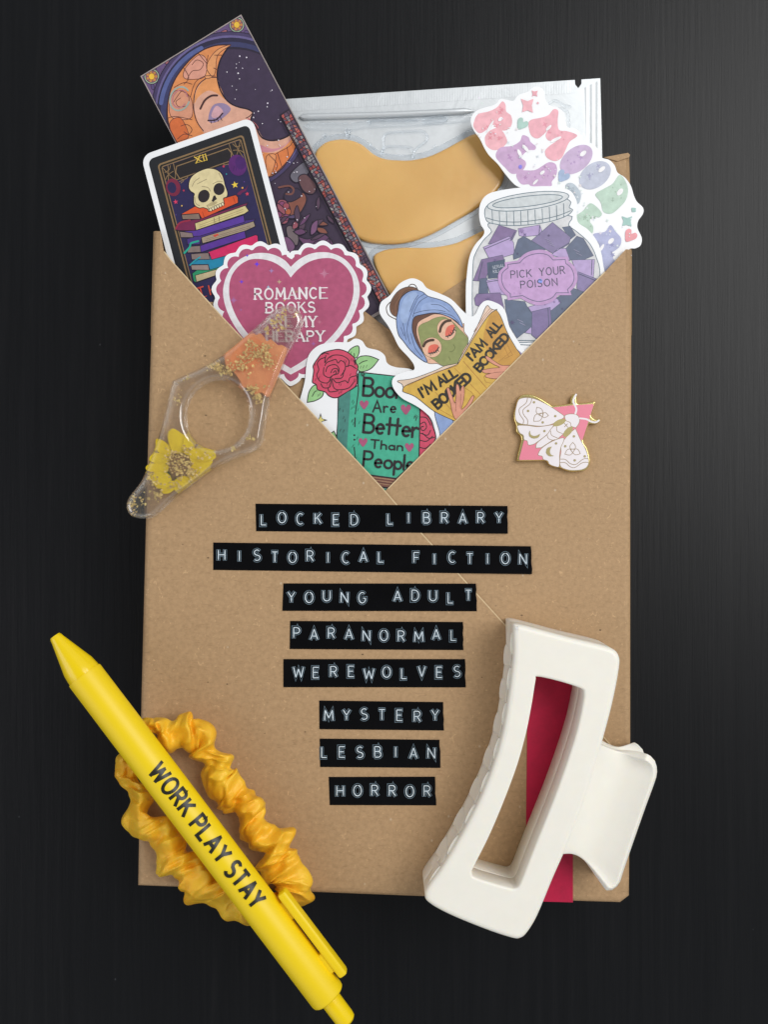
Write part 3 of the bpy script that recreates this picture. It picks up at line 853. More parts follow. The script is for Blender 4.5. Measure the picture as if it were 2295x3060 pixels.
# ---------------------------------------------------------------- skull card
z2 = Z(400, 340, 600)
card = thing('tarot_card', 'black card with a skull on a stack of books, numbered XII', 'card', 620, 620, 28)
A = Art(card, z2, 28.75, (700, 800, 0, -0.004))
CT, CU, CV = Vector((56, 347)), Vector((922, -322)), Vector((380, 1450))
def CP(u, v):
    q = CT + CU * u + CV * v
    return (q.x, q.y)
def rrect(u0, v0, u1, v1, r):
    """rounded rectangle in card coordinates; r in units of the card's width"""
    rv = r * 977 / 1499; out = []
    for (cu, cv, a0) in ((u0 + r, v0 + rv, 180), (u1 - r, v0 + rv, 270), (u1 - r, v1 - rv, 0), (u0 + r, v1 - rv, 90)):
        for k in range(7):
            a = math.radians(a0 + 15 * k)
            out.append(CP(cu + r * math.cos(a), cv + rv * math.sin(a)))
    return out
A.body('card', rrect(0, 0, 1, 1, .085), 0.3, PAPER, False)
A.part('black_panel')
A.fill(rrect(.047, .033, .953, .967, .05), '202227', False)
GD = '8f7350'
A.fill(rrect(.115, .075, .885, .93, .03), GD, False)
A.fill(rrect(.128, .084, .872, .921, .022), '26241f', False)
A.fill(rrect(.142, .093, .858, .91, .02), GD, False)
A.fill(rrect(.150, .098, .850, .905, .02), '2b2552', False)
A.fill([CP(.15, .10), CP(.85, .10), CP(.85, .175), CP(.72, .2), CP(.28, .2), CP(.15, .175)], '231f22', False)
A.part('gold_ornament')
A.line([CP(.27, .19), CP(.25, .15), CP(.27, .12), CP(.73, .12), CP(.75, .15), CP(.73, .19), CP(.27, .19)], 8, GD, False)
for s in (0, 1):
    q = lambda u, v: CP(1 - u if s else u, v)
    for pts in ([q(.15, .22), q(.2, .2), q(.26, .19), q(.3, .205), q(.27, .215)], [q(.15, .24), q(.19, .21), q(.24, .17), q(.25, .1)], [q(.15, .1), q(.2, .16), q(.24, .19)],
                [q(.15, .17), q(.18, .15), q(.23, .14)], [q(.2, .1), q(.19, .14), q(.16, .2)], [q(.16, .13), q(.2, .125), q(.22, .105)], [q(.26, .205), q(.33, .2), q(.34, .19)]):
        A.line(pts, 6, GD)
A.text('XII', 512, 407, 602, 382, 52, 9, 'e0bd4c', gap=.3)
A.line([(505, 408), (545, 397)], 4, 'e0bd4c', False); A.line([(502, 362), (540, 350)], 4, 'e0bd4c', False)
A.line([(556, 395), (604, 381)], 4, 'e0bd4c', False); A.line([(545, 346), (590, 334)], 4, 'e0bd4c', False)
A.part('red_moon')
A.fill(ell(322, 608, 60, 74, -15), '7c2542', False); A.fill(ell(312, 610, 36, 46, -15), '2b2552', False)
A.part('purple_moon')
A.fill(ell(855, 425, 74, 88, -15), '5c2470', False); A.fill(ell(880, 405, 44, 55, -15), '4a2068', False)
for x in range(4): A.line([(820 + x * 22, 470 - x * 4), (830 + x * 22, 430 - x * 14)], 8, '4a2068', False)
for x, y, r_, c in ((833, 587, 30, 'f0d048'), (740, 434, 14, 'd8405c'), (935, 662, 19, 'd8405c'), (343, 728, 22, 'e04068'), (410, 634, 12, 'c83a5c')):
    A.part('star'); A.fill(starpts(x, y, r_, 5, .42, -100), c, False)
for x, y, r_, c in ((896, 612, 8, 'e8a848'), (394, 760, 7, 'd8b060'), (763, 498, 6, '30a0a8'), (910, 562, 5, '6a4898'), (345, 835, 5, '5a4898')):
    A.part('star'); A.fill(ell(x, y, r_, r_, 0, 10), c, False)
A.part('comet')
A.fill([(850, 665), (880, 635), (920, 620), (940, 590), (925, 635), (890, 655), (880, 670)], '6c2050', True)
A.part('book_stack')
LN = '241a28'
def bkf(pts, c, lw=5): A.fill(pts, c, False, LN, lw)
bkf([(480, 1320), (520, 1290), (700, 1240), (700, 1330), (510, 1395), (490, 1380)], '2e9a6c')
bkf([(505, 1335), (690, 1283), (690, 1330), (515, 1390)], 'c8b890')
bkf([(462, 1245), (545, 1195), (770, 1135), (770, 1250), (625, 1290), (612, 1245)], '1f87ac')
bkf([(468, 1250), (612, 1247), (622, 1292), (476, 1290)], '9a8a84')
bkf([(600, 1148), (1005, 1000), (1022, 1008), (1028, 1100), (640, 1205), (620, 1150)], 'd82a66')
bkf([(470, 1158), (615, 1148), (628, 1203), (476, 1205)], '8a7874')
bkf([(545, 1090), (915, 968), (925, 1025), (552, 1145), (440, 1150), (460, 1095)], '5a3496')
bkf([(450, 1097), (545, 1090), (552, 1143), (440, 1148)], '8a7874')
bkf([(435, 1035), (920, 880), (1000, 870), (990, 890), (560, 1020), (540, 1080), (440, 1080)], '47307e')
bkf([(556, 1022), (988, 888), (1002, 930), (925, 965), (565, 1072)], 'a89680')
A.line([(600, 1035), (960, 925)], 3, '6c5a50', False); A.line([(590, 1050), (960, 940)], 3, '6c5a50', False)
A.fill([(650, 1005), (690, 990), (700, 1000), (670, 1020)], 'd0503c', False)
bkf([(378, 975), (520, 962), (905, 838), (915, 895), (545, 1010), (385, 1020)], '5c3a9c')
bkf([(375, 972), (480, 985), (490, 1022), (385, 1022)], '8a7874')
bkf([(345, 960), (370, 900), (540, 865), (940, 735), (925, 765), (510, 902), (505, 965), (370, 965)], '7a2650')
bkf([(502, 905), (918, 758), (948, 802), (915, 825), (512, 962)], 'd8c88e')
A.line([(540, 920), (900, 790)], 3, '8a7a58', False); A.line([(540, 938), (900, 808)], 3, '8a7a58', False)
A.line([(660, 860), (668, 910)], 4, '6a5a40', False); A.line([(700, 845), (708, 892)], 4, '6a5a40', False)
bkf([(386, 832), (500, 766), (840, 670), (858, 690), (860, 735), (560, 868), (535, 822)], 'e0582c')
bkf([(392, 835), (535, 824), (548, 872), (400, 872)], '8a7468')
A.line([(820, 690), (835, 735)], 4, '8a2c1c', False); A.line([(565, 810), (580, 860)], 4, '8a2c1c', False)
A.line([(345, 950), (380, 900), (460, 880)], 14, 'a02c48')
A.line([(415, 1150), (460, 1100), (470, 1070), (530, 1052)], 16, '28a890')
A.line([(462, 1250), (500, 1215), (545, 1185)], 12, '28a0b0')
A.part('skull')
BN = 'e6d6a4'
A.fill([(450, 605), (460, 545), (495, 500), (560, 465), (620, 450), (680, 462), (722, 495), (742, 545), (752, 590), (772, 650), (766, 685), (738, 700), (745, 740), (730, 755), (625, 806), (608, 788), (570, 775), (535, 778), (497, 750), (492, 690), (497, 660), (468, 640)], BN, True, LN, 6)
for pts in ([(480, 600), (500, 560), (540, 530)], [(520, 580), (600, 540)], [(560, 600), (610, 610), (630, 640)], [(650, 580), (690, 560), (730, 560)], [(500, 690), (510, 740), (540, 760)], [(600, 755), (620, 790)], [(700, 490), (725, 540)]):
    A.line(pts, 5, 'a09070')
A.fill(ell(645, 745, 45, 14, -20), 'c2b184', False)
A.fill(ell(576, 680, 47, 54, 25), '2b2328', False); A.fill(ell(702, 622, 46, 50, 15), '2b2328', False)
A.fill([(640, 722), (655, 680), (668, 672), (685, 705), (668, 715), (655, 728)], '2b2328', False)
for q in range(6):
    x, y = 632 + q * 20, 792 - q * 9
    A.fill(ell(x, y, 11, 15, -20, 12), 'efe2b8', False, LN, 4)
A.part('lettering')
A.text('T', 540, 1515, 590, 1500, 75, 12, 'd8503c'); A.line([(615, 1422), (632, 1494)], 12, 'd8503c', False); A.line([(630, 1460), (652, 1450), (668, 1486)], 10, 'd8503c')
A.line([(548, 1520), (598, 1506)], 6, 'd8503c', False)
A.end()

# ---------------------------------------------------------------- pastel letter sticker (tilted up on the pouch)
pam = thing('sticker', 'white die-cut sticker with pastel puffy letters lying on the foil pouch', 'sticker', 1650, 560, 28)
A = Art(pam, z5, 28.9, (1310, 1310, -0.005, -0.005))
A.body('sticker_sheet', [(75, 370), (85, 320), (130, 275), (200, 250), (280, 225), (320, 182), (380, 190), (430, 195), (470, 150), (550, 120), (600, 80), (650, 85), (685, 120), (695, 190), (730, 235), (800, 255), (850, 300),
       (860, 370), (880, 415), (950, 430), (990, 480), (1015, 540), (1080, 550), (1130, 600), (1160, 665), (1220, 685), (1265, 730), (1290, 790), (1350, 830), (1400, 900), (1425, 980), (1450, 1030), (1500, 1080), (1500, 1130),
       (1460, 1190), (1455, 1250), (1490, 1330), (1480, 1390), (1440, 1415), (1380, 1430), (1330, 1560), (1240, 1680), (1100, 1560), (800, 1200), (600, 1000), (520, 930), (440, 890), (360, 800), (300, 720), (230, 650), (190, 590), (150, 510), (100, 440)], .25, PAPER)
A.part('lettering')
PK, MV, EG, GY, GN, BL = 'f7b9c2', 'd0acd2', 'cdb4d6', 'c3c8da', 'c0dac8', 'b4b8dc'
BLOBS = [([(120, 360), (150, 310), (230, 290), (290, 260), (330, 215), (355, 240), (360, 290), (395, 320), (405, 370), (385, 420), (340, 435), (290, 420), (260, 390), (225, 420), (160, 455), (115, 410)], PK, 'ee98a6'),
 ([(255, 440), (290, 430), (330, 450), (360, 500), (365, 540), (320, 585), (260, 595), (210, 560), (200, 500), (225, 460)], PK, 'ee98a6'),
 ([(305, 620), (340, 585), (420, 575), (480, 540), (500, 495), (545, 510), (560, 545), (600, 580), (590, 605), (545, 608), (505, 640), (490, 665), (520, 690), (525, 720), (490, 770), (420, 785), (370, 740), (330, 700), (300, 660)], MV, 'b88cbc'),
 ([(470, 800), (500, 775), (600, 775), (660, 745), (710, 715), (760, 725), (775, 770), (765, 820), (735, 860), (725, 895), (590, 895), (560, 880), (510, 880), (475, 840)], MV, 'b88cbc'),
 ([(570, 400), (590, 365), (660, 350), (720, 330), (760, 285), (795, 300), (790, 370), (800, 440), (860, 450), (920, 470), (935, 490), (880, 530), (850, 590), (820, 650), (770, 675), (710, 650), (695, 600), (730, 560), (780, 522), (720, 520), (700, 480), (718, 440), (690, 470), (640, 505), (590, 480)], 'f5b4c0', 'e896a8'),
 (ell(948, 682, 140, 88, -38, 16), EG, 'b596c4'), (ell(1103, 812, 132, 90, -36, 16), GY, 'a4a4c4'),
 ([(1120, 970), (1180, 930), (1250, 890), (1300, 825), (1340, 860), (1365, 930), (1350, 1010), (1300, 1070), (1240, 1115), (1180, 1100), (1160, 1030)], GN, 'a2bca8'),
 ([(865, 900), (920, 885), (980, 960), (960, 1040), (900, 980)], 'c0ccd6', 'a4b0bc'),
 ([(955, 1150), (1010, 1110), (1060, 1055), (1110, 1080), (1150, 1130), (1130, 1160), (1080, 1150), (1060, 1190), (1085, 1230), (1075, 1280), (1010, 1240), (955, 1190)], GN, 'a2bca8'),
 ([(1100, 1310), (1190, 1290), (1230, 1240), (1270, 1290), (1310, 1340), (1300, 1400), (1250, 1440), (1235, 1440), (1250, 1490), (1270, 1530), (1200, 1600), (1140, 1450), (1150, 1390)], BL, '9a9cc8')]
for pts, c, c2 in BLOBS:
    xs = [p[0] for p in pts]; ys = [p[1] for p in pts]; cx, cy = sum(xs) / len(xs), sum(ys) / len(ys)
    A.fill([(cx + (p[0] - cx) * 1.1, cy + (p[1] - cy) * 1.1) for p in pts], c, True)
    for k in range(7):
        p = R.choice(pts); t = R.uniform(.15, .75)
        A.fill(starpts(p[0] * t + cx * (1 - t), p[1] * t + cy * (1 - t), R.choice([10, 12, 16, 26]), R.choice([4, 4, 6]), .35, R.uniform(0, 90)), c2, False)
for x, y, rx, ry, ro in ((320, 348, 22, 14, -45), (235, 410, 60, 10, -60), (720, 420, 32, 12, -45), (780, 515, 50, 13, -25), (668, 790, 24, 13, -40), (610, 868, 30, 10, -45), (530, 590, 40, 14, 50), (480, 630, 36, 14, 65), (1005, 632, 32, 18, -40), (1160, 762, 34, 17, -40), (1310, 950, 34, 20, -50), (1236, 1355, 30, 18, -45), (1160, 1410, 34, 12, -60)):
    A.fill(ell(x, y, rx, ry, ro, 14), 'fbf9fb', False)
A.part('printed_star'); A.fill([(490, 180), (545, 200), (595, 180), (580, 235), (590, 295), (545, 275), (500, 290), (510, 235)], 'f7b9c2', False)
A.part('printed_star'); A.fill([(580, 110), (603, 120), (630, 112), (622, 138), (626, 162), (603, 152), (582, 162), (588, 138)], 'f0acb8', False)
A.part('printed_star'); A.fill(starpts(630, 215, 13, 4, .5), 'f0acb8', False)
for x, y, c, s in ((497, 390, 'b4d6cc', 95), (838, 822, 'a8bcdc', 100), (1392, 1315, 'f4a0a8', 105)):
    A.part('printed_heart'); A.fill(heartpts(x, y, s, 35), c, False)
A.part('printed_star'); A.fill([(1325, 1150), (1370, 1165), (1412, 1150), (1398, 1192), (1406, 1235), (1365, 1222), (1328, 1230), (1340, 1190)], 'a4ccc4', False)
A.part('printed_star'); A.fill([(1405, 1080), (1442, 1082), (1440, 1115), (1410, 1115)], 'a4ccc4', False)
A.part('printed_star'); A.fill(ell(486, 742, 15, 17), '8f86f0', False)
A.part('glitter')
for k in range(70):
    x, y = R.uniform(130, 1440), 0
    y = 330 + (x - 130) * .78 + R.uniform(-170, 190)
    A.fill(starpts(x, y, R.choice([8, 11, 16]), 4, .35, R.uniform(0, 90)), R.choice(['eee8f4', 'e6eef4', 'f4eaea', 'e4f0ec']), False)
A.end()['kind'] = 'stuff'

# ---------------------------------------------------------------- jar sticker
z6 = Z(1350, 530, 550)
jar = thing('sticker', 'jar-shaped sticker full of purple books reading PICK YOUR POISON', 'sticker', 1600, 800, 28)
A = Art(jar, z6, 29.7, (1310, 1310, -0.004, -0.004))
A.body('sticker_sheet', [(132, 1300), (128, 1050), (135, 900), (160, 720), (210, 610), (280, 530), (295, 480), (262, 420), (248, 330), (262, 230), (330, 150), (480, 110), (700, 85), (900, 80), (1050, 110), (1110, 170), (1135, 250), (1128, 330), (1145, 410),
       (1230, 470), (1310, 570), (1350, 680), (1370, 800), (1392, 950), (1380, 1400), (1300, 1560), (900, 1600), (600, 1590), (300, 1480), (150, 1400)], .25, PAPER)
SL = '5d7482'
A.part('glass_jar')
A.fill([(375, 400), (360, 490), (285, 570), (218, 680), (192, 800), (188, 1240), (230, 1470), (800, 1480), (1300, 1400), (1340, 900), (1305, 720), (1240, 590), (1130, 490), (1055, 430), (1040, 340)], 'dcdcde', True, SL, 7)
A.fill([(315, 260), (312, 385), (390, 420), (540, 435), (720, 425), (900, 395), (1040, 345), (1092, 295), (1062, 270), (1066, 210), (900, 160), (500, 190)], 'd8dcde', True, SL, 7)
A.fill(ell(690, 215, 372, 76, -7.5), 'dce0e2', False, SL, 7)
A.fill(ell(686, 215, 318, 46, -7), 'd2d8da', False, SL, 7)
for q in range(11):
    t = q / 10; x = 365 + 645 * t; y = 298 + 18 * math.sin(math.pi * t) - 62 * t * t
    A.line([(x, y), (x + 4, y + 92)], 6, SL, False); A.line([(x + 2, y + 100), (x + 4, y + 122)], 6, SL, False)
A.line([(315, 365), (430, 395), (600, 402), (800, 380), (960, 345), (1075, 300)], 6, SL)
A.line([(600, 1470), (800, 1472)], 7, SL, False); A.line([(620, 1508), (780, 1515)], 7, SL, False)
A.part('printed_books')
P1, P2, S1 = '86709c', 'baa3d2', '5f6a84'
BKS = [([(425, 430), (590, 480), (545, 570), (330, 600)], P1), ([(600, 462), (795, 428), (815, 480), (790, 522), (650, 535), (610, 525)], P2), ([(1000, 450), (1070, 440), (1120, 520), (1070, 560)], S1), ([(910, 405), (1075, 540), (1060, 600), (920, 690), (720, 570)], '887ba4'),
       ([(1130, 530), (1190, 550), (1280, 705), (1170, 752), (1060, 742), (1030, 640)], S1), ([(960, 640), (1030, 640), (1070, 750), (900, 700)], P2), ([(285, 630), (520, 530), (560, 590), (565, 690), (350, 755)], P2), ([(600, 560), (650, 530), (850, 650), (700, 690), (560, 740), (555, 700)], S1),
       ([(270, 740), (460, 700), (480, 760), (330, 850), (300, 940), (195, 930)], P1), ([(320, 770), (480, 740), (470, 900), (330, 912)], '4c5c74'), ([(1085, 745), (1290, 740), (1280, 900), (1130, 870)], P2), ([(1140, 850), (1310, 915), (1190, 1060), (1130, 1000)], '8c7eac'),
       ([(255, 915), (320, 905), (330, 1045), (245, 1045)], S1), ([(310, 930), (430, 910), (500, 1060), (350, 1050)], P2), ([(940, 1090), (1100, 1000), (1210, 1040), (1000, 1260), (900, 1340), (890, 1200)], S1), ([(230, 1050), (440, 1040), (480, 1210), (330, 1200), (215, 1150), (205, 1090)], P1),
       ([(480, 1100), (660, 1120), (690, 1180), (760, 1280), (740, 1330), (590, 1450), (500, 1300)], '606d86'), ([(690, 1170), (950, 1090), (985, 1130), (900, 1200), (720, 1215)], P2), ([(725, 1210), (890, 1170), (902, 1320), (880, 1390), (770, 1460), (722, 1420)], '8272a0'), ([(660, 1400), (720, 1345), (722, 1412)], P2)]
for pts, c in BKS: A.fill(pts, c, False, '4e5670', 4)
for a, b in (((300, 645), (525, 550)), ((795, 440), (790, 520)), ((1060, 590), (930, 672)), ((280, 760), (240, 930)), ((345, 775), (340, 905)), ((1268, 745), (1262, 880)), ((870, 1180), (880, 1380)), ((315, 945), (430, 925)), ((570, 492), (530, 570)), ((1150, 870), (1300, 930))):
    A.line([a, b], 6, '4e5670', False)
A.text('SERIAL', 372, 826, 475, 806, 26, 4, 'c0c6d4'); A.text('KILL', 378, 864, 440, 852, 26, 4, 'c0c6d4')
for x, y in ((870, 560), (890, 585), (905, 608), (1130, 660), (1150, 690), (620, 1290), (640, 1320)): A.line([(x - 26, y - 10), (x + 24, y + 14)], 4, 'a8a2c0', False)
for k in range(16): A.fill(starpts(R.uniform(300, 1250), R.uniform(480, 1400), R.choice([14, 20, 30]), R.choice([4, 8]), .3, R.uniform(0, 90)), R.choice(['6e6090', '544e74', '9a82b4']), False)
A.part('name_plate')
PL = [(505, 785, 1), (615, 770, 1), (660, 725), (720, 697), (800, 686), (870, 702), (915, 745, 1), (1025, 740, 1), (1030, 775, 1), (1080, 820), (1105, 895), (1090, 960), (1045, 1010, 1), (1055, 1040, 1), (945, 1040, 1), (900, 1088), (800, 1118), (720, 1105), (640, 1065, 1), (530, 1080, 1), (530, 1050, 1), (480, 1000), (452, 930), (460, 860), (510, 815, 1)]
L = catmull(PL, True, 5)
A.fill([(780 + (x - 780) * 1.1, 902 + (y - 902) * 1.16) for x, y in L], 'c49ccc', False)
A.fill([(x, y) for x, y in L], 'c9a2d2', False, '6a6486', 7)
for k in range(12): A.fill(starpts(R.uniform(520, 1040), R.uniform(760, 1060), R.choice([9, 14]), 4, .35, R.uniform(0, 90)), 'b890c4', False)
A.fill(ell(798, 935, 22, 22), '8ea0f0', False)
A.part('lettering')
A.text('PICK', 536, 908, 722, 894, 64, 8, '4e4f66', gap=.3); A.text('YOUR', 795, 886, 1022, 866, 66, 8, '4e4f66', gap=.3)
A.text('POISON', 625, 998, 955, 972, 62, 8, '4e4f66', gap=.3)
A.end()

# ---------------------------------------------------------------- heart sticker
z3 = Z(600, 680, 600)
hs = thing('sticker', 'scalloped pink heart sticker reading ROMANCE BOOKS ARE MY THERAPY', 'sticker', 870, 940, 28)
A = Art(hs, z3, 29.25)
half = [(742, 325, 1), (690, 268), (600, 222), (500, 206), (400, 220), (300, 272), (225, 365), (184, 490), (195, 620), (250, 760), (345, 900), (480, 1030), (620, 1140)]
HW = half + [(742, 1215, 1)] + [(1492 - p[0], p[1]) for p in half[:0:-1]]
HW = [(p[0] + (3 if p[0] > 742 else 0), p[1] - (p[0] - 742) * .012) + tuple(p[2:]) for p in HW]
HL = catmull(HW, True, 8)
def wavy(L, base, amp, per, phase=0.0, power=1.0):
    """offset loop outward with scallops of length per"""
    O = resample(L + [L[0]], 9)[:-1]
    out = []; s = 0.0; total = sum(math.hypot(O[i][0] - O[i - 1][0], O[i][1] - O[i - 1][1]) for i in range(len(O)))
    nb = round(total / per)
    sg = 1 if sarea(O) > 0 else -1
    for i in range(len(O)):
        s += math.hypot(O[i][0] - O[i - 1][0], O[i][1] - O[i - 1][1])
        a, b = O[i - 4], O[(i + 4) % len(O)]
        t = Vector((b[0] - a[0], b[1] - a[1]))
        if t.length < 1e-6: continue
        t.normalize(); nn = Vector((t.y, -t.x)) * sg
        w = abs(math.sin(math.pi * nb * s / total + phase)) ** power
        d = base + amp * w
        if abs(O[i][0] - 745) < 60 and O[i][1] < 380: d = base * .9 + amp * .6 * w
        q = (O[i][0] + nn.x * d, O[i][1] + nn.y * d)
        if O[i][1] < 420 and ((O[i][0] < 743) != (q[0] < 743) or abs(q[0] - 743) < 6): continue     # the notch: sides must not cross
        out.append(q)
    return out
A.body('sticker_sheet', wavy(HL, 66, 30, 118, 0, 1.3), .25, PAPER, False)
A.part('scalloped_heart')
A.fill(wavy(HL, 16, 42, 118, 0, .6), 'b9587b', False)
A.fill(HL, 'f0edf0', False)
half2 = [(742, 412, 1), (690, 345), (600, 285), (500, 258), (400, 262), (310, 315), (250, 400), (232, 500), (245, 610), (300, 745), (390, 875), (520, 1000), (640, 1095)]
H2 = half2 + [(742, 1163, 1)] + [(1492 - p[0], p[1]) for p in half2[:0:-1]]
H2 = [(p[0] + (2 if p[0] > 742 else 0), p[1] - (p[0] - 742) * .012) + tuple(p[2:]) for p in H2]
A.fill(catmull(H2, True, 8), 'b9587b', False)
for x, y, r_, c in ((462, 302, 26, '6a3ce8'), (335, 448, 22, '7440d8'), (382, 232, 14, '6a3ce8'), (582, 357, 24, 'b08ac0'), (1020, 380, 44, 'c47c98'), (647, 448, 22, 'c8b090'), (905, 462, 26, 'b8686c'), (270, 600, 34, 'b070a4'), (556, 492, 18, 'a8c8e0'), (690, 602, 14, 'c8b070'), (790, 530, 20, 'b88a78'), (930, 960, 22, 'b070b0'), (980, 780, 24, 'c87890'), (330, 680, 14, 'b070a4')):
    A.fill(starpts(x, y, r_, 4, .28, -90), c, False)
    A.fill(starpts(x, y, r_ * .6, 4, .35, -45), c, False)
A.part('lettering')
def serif_text(s, x0, y0, x1, y1, h, gap, lean=0):
    d = Vector((x1 - x0, y1 - y0)); L = d.length; d.normalize(); up = Vector((d.y, -d.x))
    nat = sum(max(G[c][0], .12) for c in s) + gap * (len(s) - 1)
    sx = L / nat; x = 0
    C = 'f4ecee'
    for c in s:
        w, st = G[c]
        fx = lambda a, b: (x0 + d.x * (x + a * sx) + up.x * b * h, y0 + d.y * (x + a * sx) + up.y * b * h)
        for q in st:
            q = [fx(a, b) for a, b in q]
            # stems heavy, hair lines and diagonals lighter
            for a, b in zip(q, q[1:]):
                pass
            nn = len(q)
            segs = list(zip(q, q[1:]))
            if nn <= 5:
                for a, b in segs:
                    v = Vector((b[0] - a[0], b[1] - a[1])); vert = abs(v.normalized().dot(up))
                    A.line([a, b], h * (.09 + .125 * (vert if v.dot(d) * v.dot(up) <= 0 else vert * .45)), C, False)
            else: A.line(q, h * .165, C, False)
            for e in (st[0][0], st[0][-1], st[-1][0], st[-1][-1]):
                if c in 'RMANEHPYKTIB' and (e[1] < .03 or e[1] > .97) and not (c in 'PRB' and e[0] > .05 and e[1] > .9):
                    p0 = fx(e[0] - .13, e[1]); p1 = fx(e[0] + .13, e[1])
                    A.line([p0, p1], h * .09, C, False)
        x += (max(w, .12) + gap) * sx
serif_text('ROMANCE', 447, 592, 1035, 583, 86, .32)
serif_text('BOOKS', 540, 704, 940, 698, 82, .3)
serif_text('ARE', 535, 822, 750, 820, 82, .3); serif_text('MY', 800, 820, 955, 816, 82, .26)
serif_text('THERAPY', 462, 944, 1018, 936, 82, .28)
A.end()

# ---------------------------------------------------------------- green book sticker
z8 = Z(880, 990, 500)
gs = thing('sticker', 'green book and red rose sticker reading Books Are Better Than People', 'sticker', 1120, 1230, 28)
A = Art(gs, z8, 29.75)
A.body('sticker_sheet', [(46, 740), (52, 680), (75, 600), (105, 470), (118, 330), (150, 220), (250, 135), (400, 108), (530, 108), (600, 72), (670, 95), (720, 160), (830, 190), (895, 240), (920, 315), (1000, 355), (1180, 385), (1350, 520), (1440, 800), (1445, 1100),
       (1320, 1300), (1000, 1640), (880, 1660), (700, 1560), (300, 1150), (90, 830)], .25, PAPER)
DK = '2a2026'
A.part('printed_rose')
RD, LF = 'd94f6c', '9fd08e'
A.fill([(1240, 790), (1300, 800), (1350, 880), (1375, 950), (1400, 1060), (1330, 1180), (1235, 1260)], RD, True, DK, 9)
for pts in ([(1250, 850), (1310, 860), (1350, 930)], [(1250, 920), (1290, 900), (1310, 950), (1280, 985), (1255, 970), (1262, 945), (1280, 945)], [(1250, 1010), (1320, 1030), (1350, 980)], [(1245, 1080), (1310, 1090), (1370, 1040)], [(1240, 1150), (1300, 1160), (1350, 1120)], [(1270, 1010), (1330, 1060), (1390, 1050)]):
    A.line(pts, 9, DK)
A.part('printed_leaves')
for pts in ([(530, 215), (570, 165), (632, 145), (642, 205), (615, 262), (570, 252)], [(605, 290, 1), (650, 250), (740, 245), (835, 280, 1), (770, 360), (700, 395), (635, 390)], [(125, 705, 1), (140, 610), (180, 545), (230, 535), (285, 590), (270, 650), (200, 690)], [(330, 1050), (390, 990, 1), (420, 1060), (420, 1130)]):
    A.fill(pts, LF, True, DK, 9)
A.line([(640, 325), (680, 300), (720, 290)], 8, DK); A.line([(175, 645), (200, 600), (220, 590)], 8, DK); A.line([(595, 250), (592, 220)], 8, DK)
for x, y in ((650, 355), (680, 350), (710, 345), (228, 635), (245, 625), (555, 215)): A.line([(x, y + 14), (x + 10, y - 12)], 4, DK, False)
A.part('printed_rose')
A.fill([(178, 480), (190, 390), (185, 340), (230, 270), (270, 220), (320, 200), (370, 188), (440, 180), (520, 205), (590, 260), (605, 310), (630, 350), (615, 420), (622, 500), (600, 550), (540, 605), (490, 640), (400, 660), (340, 640), (300, 600), (230, 580), (215, 530), (180, 510)], RD, True, DK, 10)
for pts in ([(310, 240), (300, 310), (340, 260), (400, 235), (480, 245), (540, 290), (530, 350)], [(300, 340), (320, 310), (370, 290), (410, 280), (430, 315), (460, 290), (500, 320), (500, 380), (460, 440)], [(290, 360), (290, 430), (340, 460), (370, 450)],
            [(310, 400), (330, 350), (400, 330), (440, 370), (430, 420), (390, 430), (350, 460)], [(360, 410), (380, 375), (420, 370), (435, 400)], [(385, 410), (405, 390), (412, 415), (395, 435)], [(300, 260), (250, 280), (225, 320), (240, 380), (220, 440), (260, 500), (330, 510), (360, 460)],
            [(510, 350), (560, 340), (610, 370)], [(490, 390), (470, 460), (400, 470)], [(380, 470), (420, 510), (500, 490), (530, 510), (550, 460), (610, 440)], [(370, 470), (390, 560), (450, 580), (540, 560), (590, 500)], [(260, 520), (290, 560), (350, 550), (360, 480)], [(330, 560), (350, 600), (430, 590)], [(270, 230), (300, 215), (340, 225)], [(590, 290), (600, 330)]):
    A.line(pts, 9, DK)
for x, y in ((350, 255), (365, 250), (490, 290), (505, 300), (560, 280), (575, 290), (550, 430), (200, 330), (205, 480), (240, 460), (320, 525), (340, 530), (590, 480), (600, 490), (440, 520), (455, 530), (440, 610), (460, 600)): A.line([(x, y + 12), (x + 8, y - 12)], 4, DK, False)
A.part('printed_book')
GR = '49b494'
A.fill([(435, 655), (545, 590), (640, 530), (640, 405), (1250, 475), (1235, 1260), (1010, 1460), (700, 1420), (415, 1110), (430, 900)], '4c8a80', False, DK, 12)
A.fill([(640, 412), (1000, 450), (1243, 482), (1230, 1250), (1010, 1452), (700, 1412), (510, 1210), (545, 720), (555, 590), (630, 540)], GR, False)
A.fill([(545, 590), (555, 650), (530, 1000), (515, 1215), (420, 1110), (440, 660)], '4c8a80', False)
A.fill([(700, 1422), (1010, 1464), (985, 1495), (930, 1550), (850, 1545), (745, 1482)], '8a5a4c', False, DK, 8)
for q in range(5): A.line([(720 + q * 12, 1440 + q * 14), (985 - q * 8, 1474 + q * 13)], 4, ['c8a880', '4a3030'][q % 2], False)
A.line([(770, 1520), (850, 1545), (940, 1552)], 16, DK, False)
A.fill([(790, 1545), (935, 1565), (880, 1612), (850, 1612)], '3fa088', False)
A.line([(628, 420), (630, 520), (632, 600), (602, 820)], 10, DK)
A.line([(600, 860), (598, 945)], 12, DK, False); A.line([(592, 1150), (598, 1230), (592, 1310)], 10, DK)
for x, y in ((593, 1030), (594, 1075)): A.fill(ell(x, y, 10, 10, 0, 10), DK, False)
A.fill(starpts(258, 880, 70, 4, .3), DK, False); A.fill(starpts(258, 880, 42, 4, .38), 'f2e68c', False)
